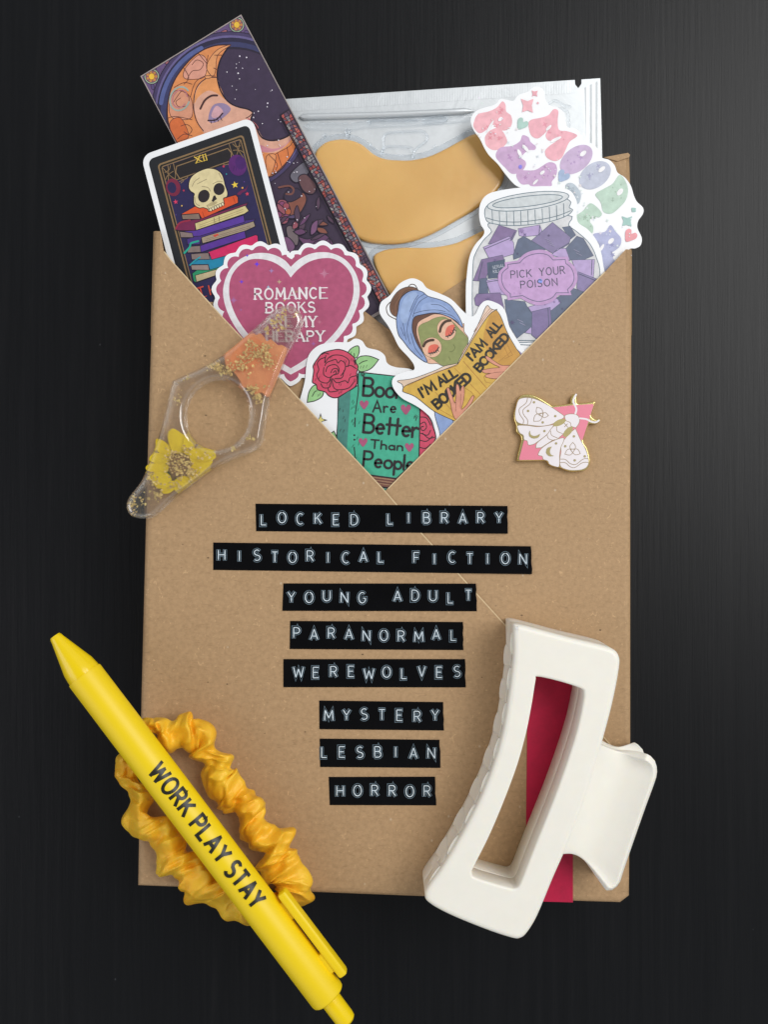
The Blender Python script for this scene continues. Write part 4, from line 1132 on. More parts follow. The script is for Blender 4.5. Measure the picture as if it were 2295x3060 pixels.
for k in range(38):
    x, y = R.choice([(R.uniform(440, 500), R.uniform(650, 1110)), (R.uniform(560, 640), R.uniform(640, 1380)), (R.uniform(650, 690), R.uniform(420, 440)), (R.uniform(1180, 1210), R.uniform(830, 880))])
    A.line([(x, y + 13), (x + R.uniform(4, 16), y - 13)], 4, DK, False)
A.part('lettering')
HT = 'b2587c'
for x, y, s in ((690, 728, 88), (1105, 775, 100), (680, 1100, 86), (1140, 1150, 86)): A.fill(heartpts(x, y, s), HT, False)
A.text('Books', 680, 636, 1165, 670, 176, 25, DK, gap=.13)
A.text('Are', 778, 798, 1005, 806, 110, 16, DK, gap=.24)
A.text('Better', 682, 1000, 1222, 1052, 178, 25, DK, gap=.12)
A.text('Than', 755, 1158, 1072, 1182, 84, 15, DK, gap=.2)
A.text('People', 682, 1338, 1180, 1378, 150, 22, DK, gap=.16)
A.end()

# ---------------------------------------------------------------- face-mask reader sticker
z7 = Z(1120, 810, 500)
ls = thing('sticker', "sticker of a woman in green face mask and blue towel holding a yellow book", 'sticker', 1370, 1050, 28)
A = Art(ls, z7, 30.15, (1310, 1310, -0.0041, -0.0041))
A.body('sticker_sheet', [(45, 370), (70, 300), (150, 240), (240, 130), (330, 80), (400, 75), (470, 110), (520, 170), (640, 220), (760, 280), (860, 380), (915, 430), (960, 450), (1000, 425), (1040, 345), (1090, 298), (1150, 295), (1250, 340), (1300, 410), (1340, 560), (1420, 690), (1490, 790), (1600, 860), (1500, 1080),
       (1150, 1450), (800, 1730), (640, 1720), (605, 1600), (570, 1480), (500, 1400), (400, 1330), (270, 1260), (190, 1170), (172, 1090), (215, 1032), (320, 995), (388, 980), (388, 930), (340, 860), (240, 750), (185, 640), (130, 540), (60, 440)], .25, PAPER)
DK = '2c2a2c'
A.part('hair_bun')
A.line([(330, 158), (360, 132), (400, 140), (425, 185)], 9, '4a3424'); A.line([(150, 310), (115, 360), (135, 435), (212, 480)], 9, '4a3424')
A.fill([(150, 340), (170, 280), (220, 210), (280, 170), (350, 155), (410, 170), (430, 195), (400, 260), (270, 400), (230, 450), (185, 440), (155, 400)], '7c5640', True, DK, 6)
for pts in ([(190, 420), (190, 330), (240, 250)], [(170, 380), (180, 300), (230, 230)], [(215, 400), (230, 320), (280, 240), (330, 200)], [(240, 300), (300, 200), (370, 180)]): A.line(pts, 5, '53382a')
A.part('face')
A.fill([(390, 455), (480, 430), (600, 415), (720, 435), (830, 500), (880, 570), (850, 560), (700, 480), (500, 600), (520, 860), (560, 900), (500, 880), (430, 740), (380, 640), (368, 560)], '6a4434', True, DK, 4)
A.fill([(415, 560), (440, 500), (520, 455), (600, 425), (720, 445), (800, 500), (850, 540), (885, 520), (888, 600), (930, 690), (850, 900), (690, 940), (620, 918), (545, 918), (512, 890), (455, 740), (418, 640)], 'edbda0', True, DK, 5)
A.fill([(430, 575), (460, 530), (530, 500), (600, 465), (690, 455), (780, 510), (840, 575), (885, 620), (930, 690), (870, 800), (835, 915), (760, 925), (690, 940), (620, 905), (520, 830), (465, 740), (445, 660)], '939a5f', True, '6c7440', 4)
A.fill(ell(712, 582, 92, 108, -20), 'edbda0', False, '6c7440', 4); A.fill(ell(567, 757, 97, 100, -10), 'edbda0', False, '6c7440', 4)
A.fill([(700, 605), (725, 550), (785, 530), (790, 570), (760, 625), (705, 645)], 'e8705c', True); A.fill([(528, 795), (540, 745), (590, 725), (632, 740), (615, 790), (540, 812)], 'e8705c', True)
A.line([(708, 648), (765, 628), (792, 560)], 11, DK); A.line([(535, 815), (600, 805), (635, 755)], 11, DK)
for q in range(5):
    A.line([(720 + q * 17, 642 - q * 18), (728 + q * 19, 660 - q * 16)], 7, DK, False); A.line([(550 + q * 18, 812 - q * 9), (555 + q * 20, 834 - q * 9)], 7, DK, False)
A.line([(646, 600), (662, 545), (700, 502), (750, 490)], 26, '4a3020'); A.line([(484, 745), (505, 708), (545, 688), (580, 684)], 26, '4a3020')
A.line([(780, 728), (796, 760), (772, 795), (740, 800)], 5, '6c7440'); A.line([(735, 850), (752, 885)], 4, '6c7440')
A.line([(540, 880), (560, 870), (600, 890)], 4, 'b07a60')
A.part('head_towel')
A.fill([(215, 470), (230, 400), (250, 290), (310, 220), (390, 190), (470, 205), (530, 250), (650, 285), (740, 330), (800, 400), (850, 480), (872, 560), (800, 490), (700, 440), (600, 415), (480, 430), (390, 460), (370, 560), (390, 650), (430, 740), (500, 850), (517, 905), (450, 870), (350, 780), (280, 690), (240, 640), (220, 560)], '8fa6d4', True, '28304a', 7)
A.fill([(270, 320), (330, 230), (400, 210), (420, 250), (350, 380), (330, 480), (290, 520), (250, 450)], 'a2b8e0', True)
A.fill([(480, 330), (600, 310), (700, 350), (740, 400), (600, 395), (470, 420)], '9cb2de', True)
for pts in ([(500, 225), (430, 270), (390, 350), (340, 480), (320, 600), (350, 720)], [(520, 255), (450, 300), (400, 380), (380, 450)], [(430, 240), (390, 300), (350, 400)], [(390, 420), (480, 395), (600, 385), (700, 400)], [(560, 330), (650, 340), (740, 400)], [(260, 560), (290, 640)], [(280, 520), (310, 680)], [(360, 620), (400, 760), (470, 850)], [(640, 410), (760, 440), (840, 510)]):
    A.line(pts, 5, '3a4468')
A.part('held_book')
A.fill([(595, 1400), (640, 1580), (665, 1640), (780, 1500), (690, 1440)], '8fa6d4', True, DK, 5)
A.fill([(1385, 770), (1420, 780), (1480, 850), (1430, 900)], '9a86b0', True)
A.fill([(228, 1088), (380, 1065), (600, 985), (690, 942), (770, 925), (825, 918), (820, 960), (600, 1040), (320, 1160), (270, 1120)], 'e8cdb4', True, DK, 5)
A.fill([(825, 918), (860, 840), (960, 670), (1040, 500), (1110, 345), (1150, 372), (1190, 385), (1210, 385), (1130, 480), (1000, 640), (880, 870)], 'ecd0bc', True, DK, 5)
A.fill([(278, 1180), (300, 1140), (420, 1085), (600, 1010), (720, 965), (822, 925, 1), (870, 850), (1000, 630), (1130, 440), (1205, 385, 1), (1250, 450), (1320, 620), (1400, 760), (1445, 850), (1340, 960), (1100, 1200), (800, 1490, 1), (590, 1390), (410, 1250), (290, 1200)], 'dcb24e', True, DK, 6)
A.fill([(1130, 460), (1205, 395), (1250, 460), (1320, 630), (1400, 770), (1435, 850), (1330, 950), (1200, 900), (1080, 700)], 'cf9a44', True)
A.line([(325, 1135), (600, 1012), (815, 940)], 4, '9a5c34'); A.line([(880, 895), (1110, 1160)], 5, 'a8682c', False); A.line([(795, 965), (1050, 1225)], 4, 'a8682c', False)
A.line([(985, 600), (1080, 450), (1140, 375)], 4, '9a5c34'); A.line([(1005, 590), (1100, 450), (1165, 382)], 4, '9a5c34')
for pts in ([(1170, 800), (1300, 690), (1350, 800), (1230, 900)], [(600, 1200), (820, 1440)], [(880, 1150), (960, 1200), (1010, 1270)], [(1290, 870), (1370, 830), (1330, 760)], [(1080, 1040), (1100, 1100), (1150, 1110)], [(640, 1370), (780, 1450)], [(1200, 800), (1280, 740), (1330, 850)]): A.line(pts, 4, 'b07a34', False)
A.part('lettering')
BLK = '26211a'
A.text("I'M", 478, 1248, 610, 1172, 92, 25, BLK, gap=.28, jit=.03); A.text('ALL', 655, 1142, 822, 1032, 84, 23, BLK, gap=.2, jit=.03)
A.text('BOOKED', 628, 1368, 968, 1072, 90, 25, BLK, gap=.1, jit=.03)
A.text("I'AM", 970, 885, 1115, 730, 84, 22, BLK, gap=.22, jit=.03); A.text('ALL', 1165, 660, 1262, 538, 80, 20, BLK, gap=.18, jit=.03)
A.text('BOOKED', 1045, 1000, 1338, 660, 80, 22, BLK, gap=.1, jit=.03)
A.part('hands')
SK = 'e09a80'
A.fill([(715, 1175), (735, 1160), (765, 1230), (795, 1310), (808, 1230), (808, 1135), (830, 1130), (848, 1190), (862, 1150), (882, 1140), (890, 1200), (880, 1290), (860, 1370), (910, 1330), (965, 1240), (985, 1250), (960, 1310), (900, 1380), (810, 1470), (770, 1400), (752, 1310)], SK, True, '7a4434', 5)
A.line([(805, 1390), (806, 1300)], 4, '7a4434', False); A.line([(850, 1360), (852, 1220)], 4, '7a4434', False)
A.fill([(1100, 850), (1125, 848), (1190, 895), (1260, 935), (1345, 945), (1240, 1060), (1115, 1055), (1100, 1030), (1150, 1015), (1090, 1010), (1066, 985), (1150, 965), (1240, 955), (1180, 925), (1120, 885)], SK, True, '7a4434', 5)
A.line([(1100, 1028), (1200, 1005), (1290, 1000)], 4, '7a4434')
A.end()
# ---------------------------------------------------------------- embossed label tapes
z11 = Z(600, 1460, 1040); z12 = Z(800, 1940, 640)
LAB = [('LOCKED LIBRARY', z11, [(260, 72), (1463, 83), (1465, 215), (263, 203)], 300, 144, 1422, 142, 50, 'topmost and first of the stack'),
       ('HISTORICAL FICTION', z11, [(58, 257), (1575, 275), (1580, 408), (58, 388)], 98, 320, 1537, 335, 50, 'the widest tape'),
       ('YOUNG ADULT', z11, [(393, 452), (1312, 453), (1317, 585), (388, 583)], 431, 514, 1276, 515, 50, ''),
       ('PARANORMAL', z11, [(425, 631), (1250, 636), (1253, 770), (423, 765)], 456, 692, 1206, 702, 50, ''),
       ('WEREWOLVES', z11, [(393, 813), (1260, 813), (1264, 948), (393, 947)], 465, 878, 1222, 876, 50, ''),
       ('MYSTERY', z12, [(398, 398), (1360, 410), (1367, 630), (400, 620)], 472, 508, 1297, 514, 82, ''),
       ('LESBIAN', z12, [(402, 693), (1332, 702), (1338, 920), (405, 913)], 437, 802, 1268, 806, 82, ''),
       ('HORROR', z12, [(472, 990), (1297, 988), (1306, 1210), (480, 1208)], 560, 1095, 1236, 1092, 82, '')]
for word, f, quad, xa, ya, xb, yb, h, extra in LAB:
    c = f((sum(p[0] for p in quad) / 4, sum(p[1] for p in quad) / 4))
    t = thing('label_tape', 'black embossed label tape reading ' + word + ' stuck on the parcel', 'label tape', c[0], c[1], 31.0, 'embossed label tapes on the parcel')
    mb = MB()
    # a snipped, slightly ragged right end
    q = [f(p) for p in quad]
    rag = [(q[1][0] + (q[2][0] - q[1][0]) * s + R.uniform(-1.5, 1.5), q[1][1] + (q[2][1] - q[1][1]) * s) for s in (.2, .4, .6, .8)]
    plate(mb, [[q[0], q[1]] + rag + [q[2], q[3]]], 31.02, 31.2, 0.05, TAPE, n=1)
    mb.build('tape', t)
    A = Art(t, f, 31.205)
    A.STEP = 0.002
    n = len(word)
    for i, ch in enumerate(word):
        if ch == ' ': continue
        cx = xa + (xb - xa) * i / (n - 1); cy = ya + (yb - ya) * i / (n - 1) + R.uniform(-.12, .12) * h
        w, st = G[ch]; tubes = [[(cx + (a_ - w / 2) * h, cy - (b_ - .5) * h) for a_, b_ in s] for s in st]
        A.part('embossed_letter')
        for s in tubes:
            La, Lb, cl_ = ribbon_loop(s, h * .34)
            A.line(La, h * .045, HALO, False); A.line(Lb, h * .045, HALO, False)
            if not cl_: A.line([La[0], Lb[0]], h * .045, HALO, False); A.line([La[-1], Lb[-1]], h * .045, HALO, False)
        for s in tubes: tube(A.mb, resample(s, h * .09), lambda u: 1.65, 31.29, EMBOSS, f, seg=8, rz=.2, smooth=False)
        A.end(recalc=True)

# ---------------------------------------------------------------- moth pin
z10 = Z(1500, 1120, 400)
pin = thing('enamel_pin', 'gold-rimmed enamel pin of a white moth on a pink diamond', 'pin', 1660, 1290, 30.7)
SIL = [(172, 400), (190, 325), (240, 255), (320, 238), (420, 258), (520, 311), (620, 378, 1), (740, 372), (858, 353, 1), (858, 300), (885, 245), (938, 225, 1), (932, 290), (938, 353, 1), (1050, 343), (1140, 330), (1160, 352), (1112, 505, 1), (1155, 545), (1228, 543, 1), (1215, 585), (1170, 608), (1085, 606, 1), (1015, 805),
       (1065, 905), (1098, 1030), (1092, 1112), (1042, 1180), (950, 1197), (850, 1197), (770, 1174), (720, 1150), (660, 1145), (588, 1115), (555, 1070), (505, 1064), (222, 1068), (192, 1035), (243, 815, 1), (232, 755), (182, 705), (176, 620), (155, 560), (150, 480)]
mb = MB()
L = [z10(p) for p in catmull(SIL, True, 4)]
plate(mb, [L], 30.72, 32.6, 0.45, GOLD, n=3, zm=32.6)
o = mb.build('gold_base', pin, weld=True); smooth_angle(o, 50)
A = Art(pin, z10, 32.61)
def enamel(h): 
    k = ('en', h)
    if k not in MATS: MATS[k] = textured('enamel_' + h, h, 0.25, 20, 0.02, 0.0, 0)
    return MATS[k]
WT, PKE, GE = enamel('f1eaec'), enamel('ec8a9e'), textured('brushed_gold_fill', 'a89c6c', .4, 30, .05, .05, .002, metal=.6)
GLN = textured('dull_gold_line', '9c8668', .4, 30, .05, 0, 0, metal=.4)
A.part('pink_diamond')
A.fill([(615, 408), (870, 378), (1130, 362), (1140, 378), (1100, 500), (1005, 800), (700, 1050), (515, 1052), (222, 1056), (216, 1040), (275, 815)], PKE, False)
WHITES = {
 'fore_wing': [[(165, 500), (178, 400), (208, 312), (260, 287), (330, 283), (420, 302), (520, 347), (620, 402), (772, 507, 1), (772, 532, 1), (650, 600), (550, 630), (450, 635), (320, 620), (230, 605), (180, 570)],
               [(915, 665, 1), (970, 790), (1030, 900), (1068, 1000), (1078, 1090), (1048, 1150), (970, 1180), (850, 1182), (770, 1162), (728, 1130), (720, 1050), (735, 960), (735, 880), (770, 810), (850, 720)]],
 'hind_wing': [[(202, 628), (320, 628), (450, 643), (640, 618, 1), (630, 650), (560, 740), (430, 840), (380, 865), (330, 868), (315, 820), (277, 805), (267, 750), (222, 720), (197, 660)],
               [(760, 780), (630, 822), (500, 905), (452, 980), (462, 1000), (502, 1010), (515, 1048), (570, 1068), (592, 1108), (660, 1136), (714, 1132), (718, 1000), (733, 900), (768, 820)]],
 'moth_body': [[(640, 640), (800, 562), (860, 592), (862, 640), (755, 740), (682, 800), (632, 812), (490, 903, 1), (422, 908, 1), (440, 842), (560, 742)], [(780, 520), (800, 496), (860, 484), (930, 496), (964, 540), (958, 600), (920, 656, 1), (862, 636), (850, 592), (800, 570)]]}
for nm, shapes in WHITES.items():
    for sh in shapes:
        A.part(nm)
        A.fill(sh, WT, True, GLN, 7)
    if nm == 'moth_body':
        pass
A.part('antennae')
A.line([(915, 480), (925, 420), (890, 340), (895, 300), (922, 245)], 24, WT); A.line([(970, 540), (1050, 550), (1110, 580), (1165, 588), (1205, 566)], 22, WT)
A.part('gold_marks')
A.fill(ell(715, 592, 84, 36, -24), GE, False); A.fill(ell(822, 706, 80, 38, -48), GE, False)
A.line([(775, 600), (820, 650)], 8, GLN, False); A.line([(778, 645), (815, 608)], 8, GLN, False)
for pts in ([(680, 645), (690, 700), (755, 728)], [(605, 695), (620, 750), (690, 782)], [(562, 745), (580, 790), (635, 812)],
            [(320, 285), (300, 350), (220, 420), (225, 490), (270, 560), (265, 605)], [(375, 292), (350, 360), (268, 430), (270, 490), (320, 560), (318, 618)],
            [(722, 1045), (790, 1050), (850, 1100), (920, 1110), (1010, 1045), (1072, 1040)], [(722, 1088), (790, 1090), (850, 1140), (910, 1148), (1000, 1090), (1076, 1085)]):
    A.line(pts, 7, GLN)
for cx, cy, ro, s in ((480, 500, 0, 1), (880, 925, 0, 1)):
    tri = [(-45, -100), (100, 5), (-85, 75)] if cx < 600 else [(2, -88), (96, 52), (-96, 58)]
    ctr = (12, -6) if cx < 600 else (0, 12)
    for i in range(3):
        ax, ay = tri[i]
        d = Vector((ax - ctr[0], ay - ctr[1])); n = Vector((-d.y, d.x)) * .36
        m1 = (cx + ctr[0] + d.x * .45 + n.x, cy + ctr[1] + d.y * .45 + n.y); m2 = (cx + ctr[0] + d.x * .45 - n.x, cy + ctr[1] + d.y * .45 - n.y)
        tail = (cx + ctr[0] - d.x * .3, cy + ctr[1] - d.y * .3)
        A.line([tail, m1, (cx + ax, cy + ay)], 6, GLN); A.line([tail, m2, (cx + ax, cy + ay)], 6, GLN)
for x, y in ((400, 340), (326, 448), (664, 512), (508, 590), (529, 697), (674, 850), (896, 762), (788, 885), (1030, 1010), (905, 1060)): A.fill(ell(x, y, 13, 13, 0, 12), GE, False, GLN, 3)
A.fill([(348, 690, 1), (360, 740), (400, 758), (440, 750), (476, 730, 1), (455, 775), (400, 790), (350, 770), (336, 730)], GE, True)
A.fill([(622, 890, 1), (600, 930), (600, 970), (620, 995), (650, 1005, 1), (600, 1010), (560, 985), (550, 950), (570, 905)], GE, True)
A.end()

# ---------------------------------------------------------------- resin page holder
z9 = Z(350, 880, 600)
ring = thing('page_holder', 'clear resin thumb page holder with orange and yellow dried flowers', 'page holder', 645, 1236, 31)
RO = [(1290, 122), (1370, 85), (1440, 85), (1500, 130), (1530, 205), (1500, 295), (1400, 480), (1310, 700), (1245, 870), (1205, 1100), (1178, 1225), (1110, 1285), (900, 1370), (750, 1460), (600, 1570), (440, 1690), (300, 1820), (200, 1852), (105, 1830), (66, 1760), (82, 1680), (180, 1550), (240, 1420), (320, 1200), (390, 950), (440, 735), (480, 690), (700, 590), (880, 480), (1050, 340), (1200, 205)]
mb = MB()
plate(mb, [[z9(p) for p in catmull(RO, True, 5)], [z9(p) for p in ell(815, 985, 268, 294, 10, 56)]], 31.15, 38.0, 1.8, RESIN, zm=38.0, n=6, rb=1.2)
o = mb.build('resin_body', ring, weld=True, recalc=True); smooth_angle(o, 60)
def leafy(mb, pts, z, th, m):
    plate(mb, [[z9(p) for p in catmull(pts, True, 4)]], z, z + th, th * .4, m, n=1, zm=z + th)
mb = MB(); leafy(mb, [(893, 492), (965, 430), (1030, 375), (1080, 335), (1120, 322), (1150, 335), (1180, 322), (1210, 345), (1235, 385), (1265, 372), (1300, 395), (1330, 420), (1362, 420), (1398, 455), (1362, 580), (1322, 690), (1275, 800), (1235, 850), (1190, 810), (1140, 835), (1100, 770), (1040, 770), (1020, 725), (960, 640), (900, 600)], 34.2, .5, PETAL_O)
mb.build('orange_petal', ring)
mb = MB(); leafy(mb, [(930, 560), (1010, 420), (1120, 350), (1210, 420), (1180, 560), (1040, 640)], 34.75, .2, textured('orange_petal_overlap', 'f59258', .5, 9, .16, .3, .01))
mb.build('orange_petal', ring)
YP = [[(315, 1205), (350, 1195), (420, 1240), (445, 1320), (400, 1340), (330, 1290)], [(420, 1150), (460, 1110), (520, 1140), (600, 1220), (570, 1300), (470, 1310), (430, 1240)], [(285, 1320), (340, 1310), (430, 1360), (400, 1400), (320, 1395), (262, 1370)],
      [(245, 1410), (320, 1395), (420, 1410), (410, 1470), (330, 1480), (240, 1450)], [(600, 1300), (680, 1270), (780, 1285), (815, 1350), (720, 1390), (620, 1400)], [(560, 1180), (620, 1230), (640, 1300), (580, 1330), (540, 1280)],
      [(270, 1480), (400, 1470), (450, 1530), (400, 1580), (330, 1600)], [(370, 1590), (450, 1540), (520, 1560), (430, 1640), (375, 1640)], [(630, 1400), (720, 1390), (790, 1380), (680, 1490), (600, 1540), (580, 1480)], [(480, 1530), (560, 1500), (600, 1545), (480, 1620)]]
for k, q in enumerate(YP):
    mb = MB(); leafy(mb, q, 33.3 + .14 * k, .12, PETAL_Y); mb.build('yellow_petal', ring)
mb = MB()
for k in range(120):
    a, r_ = R.uniform(0, 6.283), 105 * math.sqrt(R.random())
    x, y = 520 + r_ * math.cos(a), 1405 + r_ * 1.1 * math.sin(a)
    tube(mb, [(x, y), (x + R.uniform(-14, 14), y + R.uniform(-14, 14))], 3.0, 34.9 + R.uniform(0, .8), STAMEN, z9, seg=6, smooth=False)
o = mb.build('flower_centre', ring); o['kind'] = 'stuff'
for x, y in ((440, 1520), (490, 1535), (640, 1440), (400, 1400), (425, 1480)):
    mb = MB(); leafy(mb, [(x - 12, y - 25), (x + 10, y - 10), (x + 14, y + 25), (x - 8, y + 12)], 33.4, .2, ink('4c5a20'))
    mb.build('sepal', ring)
mb = MB()
IN_ = offset(catmull(RO, True, 5), 26)
def inside(x, y):
    h = False
    for (x1, y1), (x2, y2) in zip(IN_, IN_[1:] + IN_[:1]):
        if (y1 > y) != (y2 > y) and x < (x2 - x1) * (y - y1) / (y2 - y1) + x1: h = not h
    return h and ((x - 815) / 290) ** 2 + ((y - 985) / 316) ** 2 > 1
def flake(x, y, s):
    if not inside(x, y): return
    n = R.randint(4, 6); a0 = R.uniform(0, 6.28); z = R.uniform(35.2, 36.8)
    c = z9((x, y)); tx, ty = R.uniform(-.55, .55), R.uniform(-.55, .55)
    pts = []
    for k in range(n):
        a = a0 + 6.283 * k / n; q = s * R.uniform(.45, 1.1) * .3617
        p = P(c[0] + q * math.cos(a), c[1] + q * math.sin(a), z)
        p.z += (tx * math.cos(a) + ty * math.sin(a)) * q * K * U
        pts.append(p)
    mb.tris([pts], None, LEAFGOLD)
CL = [(1180, 480, 90, 70, 60), (1080, 520, 90, 40, 22), (1250, 560, 60, 50, 24), (1100, 400, 35, 35, 12), (1030, 600, 90, 60, 22), (780, 580, 80, 35, 34), (860, 620, 60, 40, 18), (935, 640, 25, 50, 16), (1130, 780, 80, 35, 22), (1165, 850, 40, 45, 18),
      (520, 1400, 110, 100, 60), (440, 1330, 70, 60, 18), (580, 1290, 50, 40, 12), (600, 1480, 80, 50, 26), (300, 1540, 60, 60, 18), (340, 1650, 50, 40, 16), (740, 1340, 60, 40, 10), (1310, 220, 50, 40, 16), (1380, 130, 20, 60, 8), (1350, 280, 60, 20, 8), (1480, 180, 50, 20, 7),
      (130, 1740, 30, 90, 16), (210, 1690, 30, 70, 7), (1090, 1190, 30, 20, 5), (950, 1260, 20, 30, 6), (570, 690, 40, 30, 7), (1080, 940, 20, 60, 5), (500, 880, 30, 60, 6), (1240, 280, 20, 60, 8), (460, 1580, 50, 30, 8)]
for cx, cy, sx, sy, n in CL:
    for k in range(int(n * 2.1)): flake(cx + R.gauss(0, sx * .55), cy + R.gauss(0, sy * .55), R.choice([5, 7, 9, 9, 12, 17]))
o = mb.build('gold_leaf_flakes', ring); o['kind'] = 'stuff'

# ---------------------------------------------------------------- white hair claw
z13 = Z(1240, 1820, 740, 1605)
clip = thing('hair_claw', 'large cream white hair claw lying over the parcel corner', 'hair claw', 1560, 2310, 31)
ZT = 50.0
JO = [(655, 100), (800, 132), (1000, 185), (1200, 232), (1290, 262), (1330, 310), (1330, 390), (1290, 600), (1225, 850), (1130, 1180), (1000, 1520), (900, 1750), (800, 1990), (735, 2100), (690, 2140), (630, 2140), (450, 2080), (220, 1985), (90, 1910), (66, 1860), (90, 1800), (200, 1640), (380, 1320), (500, 1040), (570, 800), (610, 560), (640, 300), (640, 140)]
JI = [(800, 440), (940, 470), (1075, 515), (1098, 545), (1090, 620), (1050, 800), (980, 1020), (900, 1240), (820, 1440), (740, 1640), (685, 1780), (655, 1812), (600, 1805), (400, 1745), (372, 1710), (385, 1670), (480, 1480), (570, 1270), (660, 1030), (720, 820), (760, 620), (785, 465)]
JO_ = [z13(p) for p in catmull(JO, True, 5)]; JI_ = [z13(p) for p in catmull(JI, True, 5)]
JAWS = []
for z0, z1 in ((41.0, ZT), (31.25, 40.85)):
    mb = MB()
    plate(mb, [JO_, JI_], z0, z1, 1.5 if z1 == ZT else 0.2, CREAM, zm=ZT, n=5, rb=0.15, rh=0.7 if z1 == ZT else 0.2)
    o = mb.build('jaw', clip, weld=True, recalc=True); smooth_angle(o, 50); JAWS.append(o)
# interlocking teeth along the long outer curve
TE = catmull([(640, 170), (632, 330), (606, 560), (566, 800), (496, 1040), (376, 1320), (200, 1635), (100, 1795)], False, 12)
def along(L, s):
    seg = [math.hypot(L[i + 1][0] - L[i][0], L[i + 1][1] - L[i][1]) for i in range(len(L) - 1)]; t = s * sum(seg)
    for i, d in enumerate(seg):
        if t <= d: return (L[i][0] + (L[i + 1][0] - L[i][0]) * t / d, L[i][1] + (L[i + 1][1] - L[i][1]) * t / d), math.atan2(L[i + 1][1] - L[i][1], L[i + 1][0] - L[i][0])
        t -= d
    return L[-1], 0
NT = 15
for i in range(NT):
    (x, y), a = along(TE, (i + .5) / NT)
    c = z13((x, y))
    mb = MB()
    rows = []
    h0, h1 = (47.5, 33.5) if i % 2 == 0 else (34.0, 47.0)
    for k in range(9):
        t = k / 8
        z = h0 + (h1 - h0) * t
        wl = 34 * (1 - .3 * t); wd = 6 * (1 - .3 * t) * (1 if k < 8 else .2)
        row = []
        for q in range(12):
            an = 2 * math.pi * q / 12
            ex, ey = wl * math.cos(an) * (1 if k < 8 else .3), wd * math.sin(an)
            row.append(P(c[0] + ex * math.cos(a) - ey * math.sin(a) + 5 * math.sin(t * 3.1) * -math.sin(a) * -1, c[1] + ex * math.sin(a) + ey * math.cos(a) , z, ZT))
        rows.append(row)
    mb.grid(rows, CREAM, False, True)
    mb.tris([rows[-1]], None, CREAM, h1 > h0); mb.tris([rows[0]], None, CREAM, h0 > h1)
    mb.build('tooth', JAWS[i % 2], smooth=True, recalc=True)
def tab(front):
    Lf = catmull([(1205, 880), (1150, 1050), (1075, 1280), (1010, 1450), (955, 1605)], False, 8)
    Rt = catmull([(1500, 990), (1548, 1020), (1562, 1075), (1545, 1140), (1490, 1290), (1410, 1520), (1340, 1730), (1322, 1790), (1290, 1822), (1262, 1815)], False, 8)
    def samp(L, n):
        return [along(L, min(i / n, .9999))[0] for i in range(n + 1)]
    NV, NU = 34, 22
    a, b = samp(Lf, NV), samp(Rt, NV)
    rows = []
    for i in range(NV + 1):
        t = i / NV; row = []
        for j in range(NU + 1):
            u = j / NU
            x = a[i][0] + (b[i][0] - a[i][0]) * u; y = a[i][1] + (b[i][1] - a[i][1]) * u
            # top edge sags a little, bottom edge is hollow
            y += (18 * math.sin(math.pi * u)) * (1 - t) + (-45 * math.sin(math.pi * u)) * t ** 2
            c = z13((x, y))
            zf = 48.6 - 5.5 * math.sin(math.pi * min(1, u * .9)) + 1.6 * u
            if not front: zf = 81.2 - zf - 1.0
            row.append(P(c[0], c[1], zf, ZT))
        rows.append(row)
    mb = MB(); mb.grid(rows, CREAM)
    o = mb.build('handle_tab', clip, smooth=True)
    if o.data.polygons[0].normal.z < 0: o.data.flip_normals()
    s = o.modifiers.new('thickness', 'SOLIDIFY'); s.thickness = 2.2 * U; s.offset = -1 if front else 1
    bv = o.modifiers.new('soft_rim', 'BEVEL'); bv.width = 0.8 * U; bv.segments = 3; bv.limit_method = 'ANGLE'; bv.angle_limit = math.radians(50)
    return o
tab(True); tab(False)

# ---------------------------------------------------------------- scrunchie
z15 = Z(300, 2080, 680)
RING = [(400, 225, 75), (520, 270, 150), (640, 300, 150), (760, 330, 135), (815, 470, 120), (860, 620, 150), (960, 700, 150), (1040, 800, 130), (1120, 940, 125), (1230, 1080, 160), (1310, 1200, 185), (1390, 1330, 190), (1360, 1480, 150), (1230, 1560, 120), (1060, 1590, 95), (900, 1540, 150),
        (780, 1430, 190), (660, 1300, 150), (560, 1190, 165), (440, 1060, 150), (310, 930, 145), (240, 780, 120), (195, 600, 100), (190, 450, 85), (270, 330, 80)]
NS, NTH = 900, 44
cen = catmull([(p[0], p[1]) for p in RING], True, 36)
rad = catmull([(p[2], 0) for p in RING], True, 36)
NS = len(cen)
sc_ = thing('scrunchie', 'golden yellow satin scrunchie under the yellow pen', 'scrunchie', 620, 2420, 31)
mb = MB(); rows = []
N3 = lambda a, b, c: noise.noise(Vector((a, b, c)))
cumul = [0.0]
for i in range(1, NS): cumul.append(cumul[-1] + math.hypot(cen[i][0] - cen[i - 1][0], cen[i][1] - cen[i - 1][1]))
TOT = cumul[-1] + 30
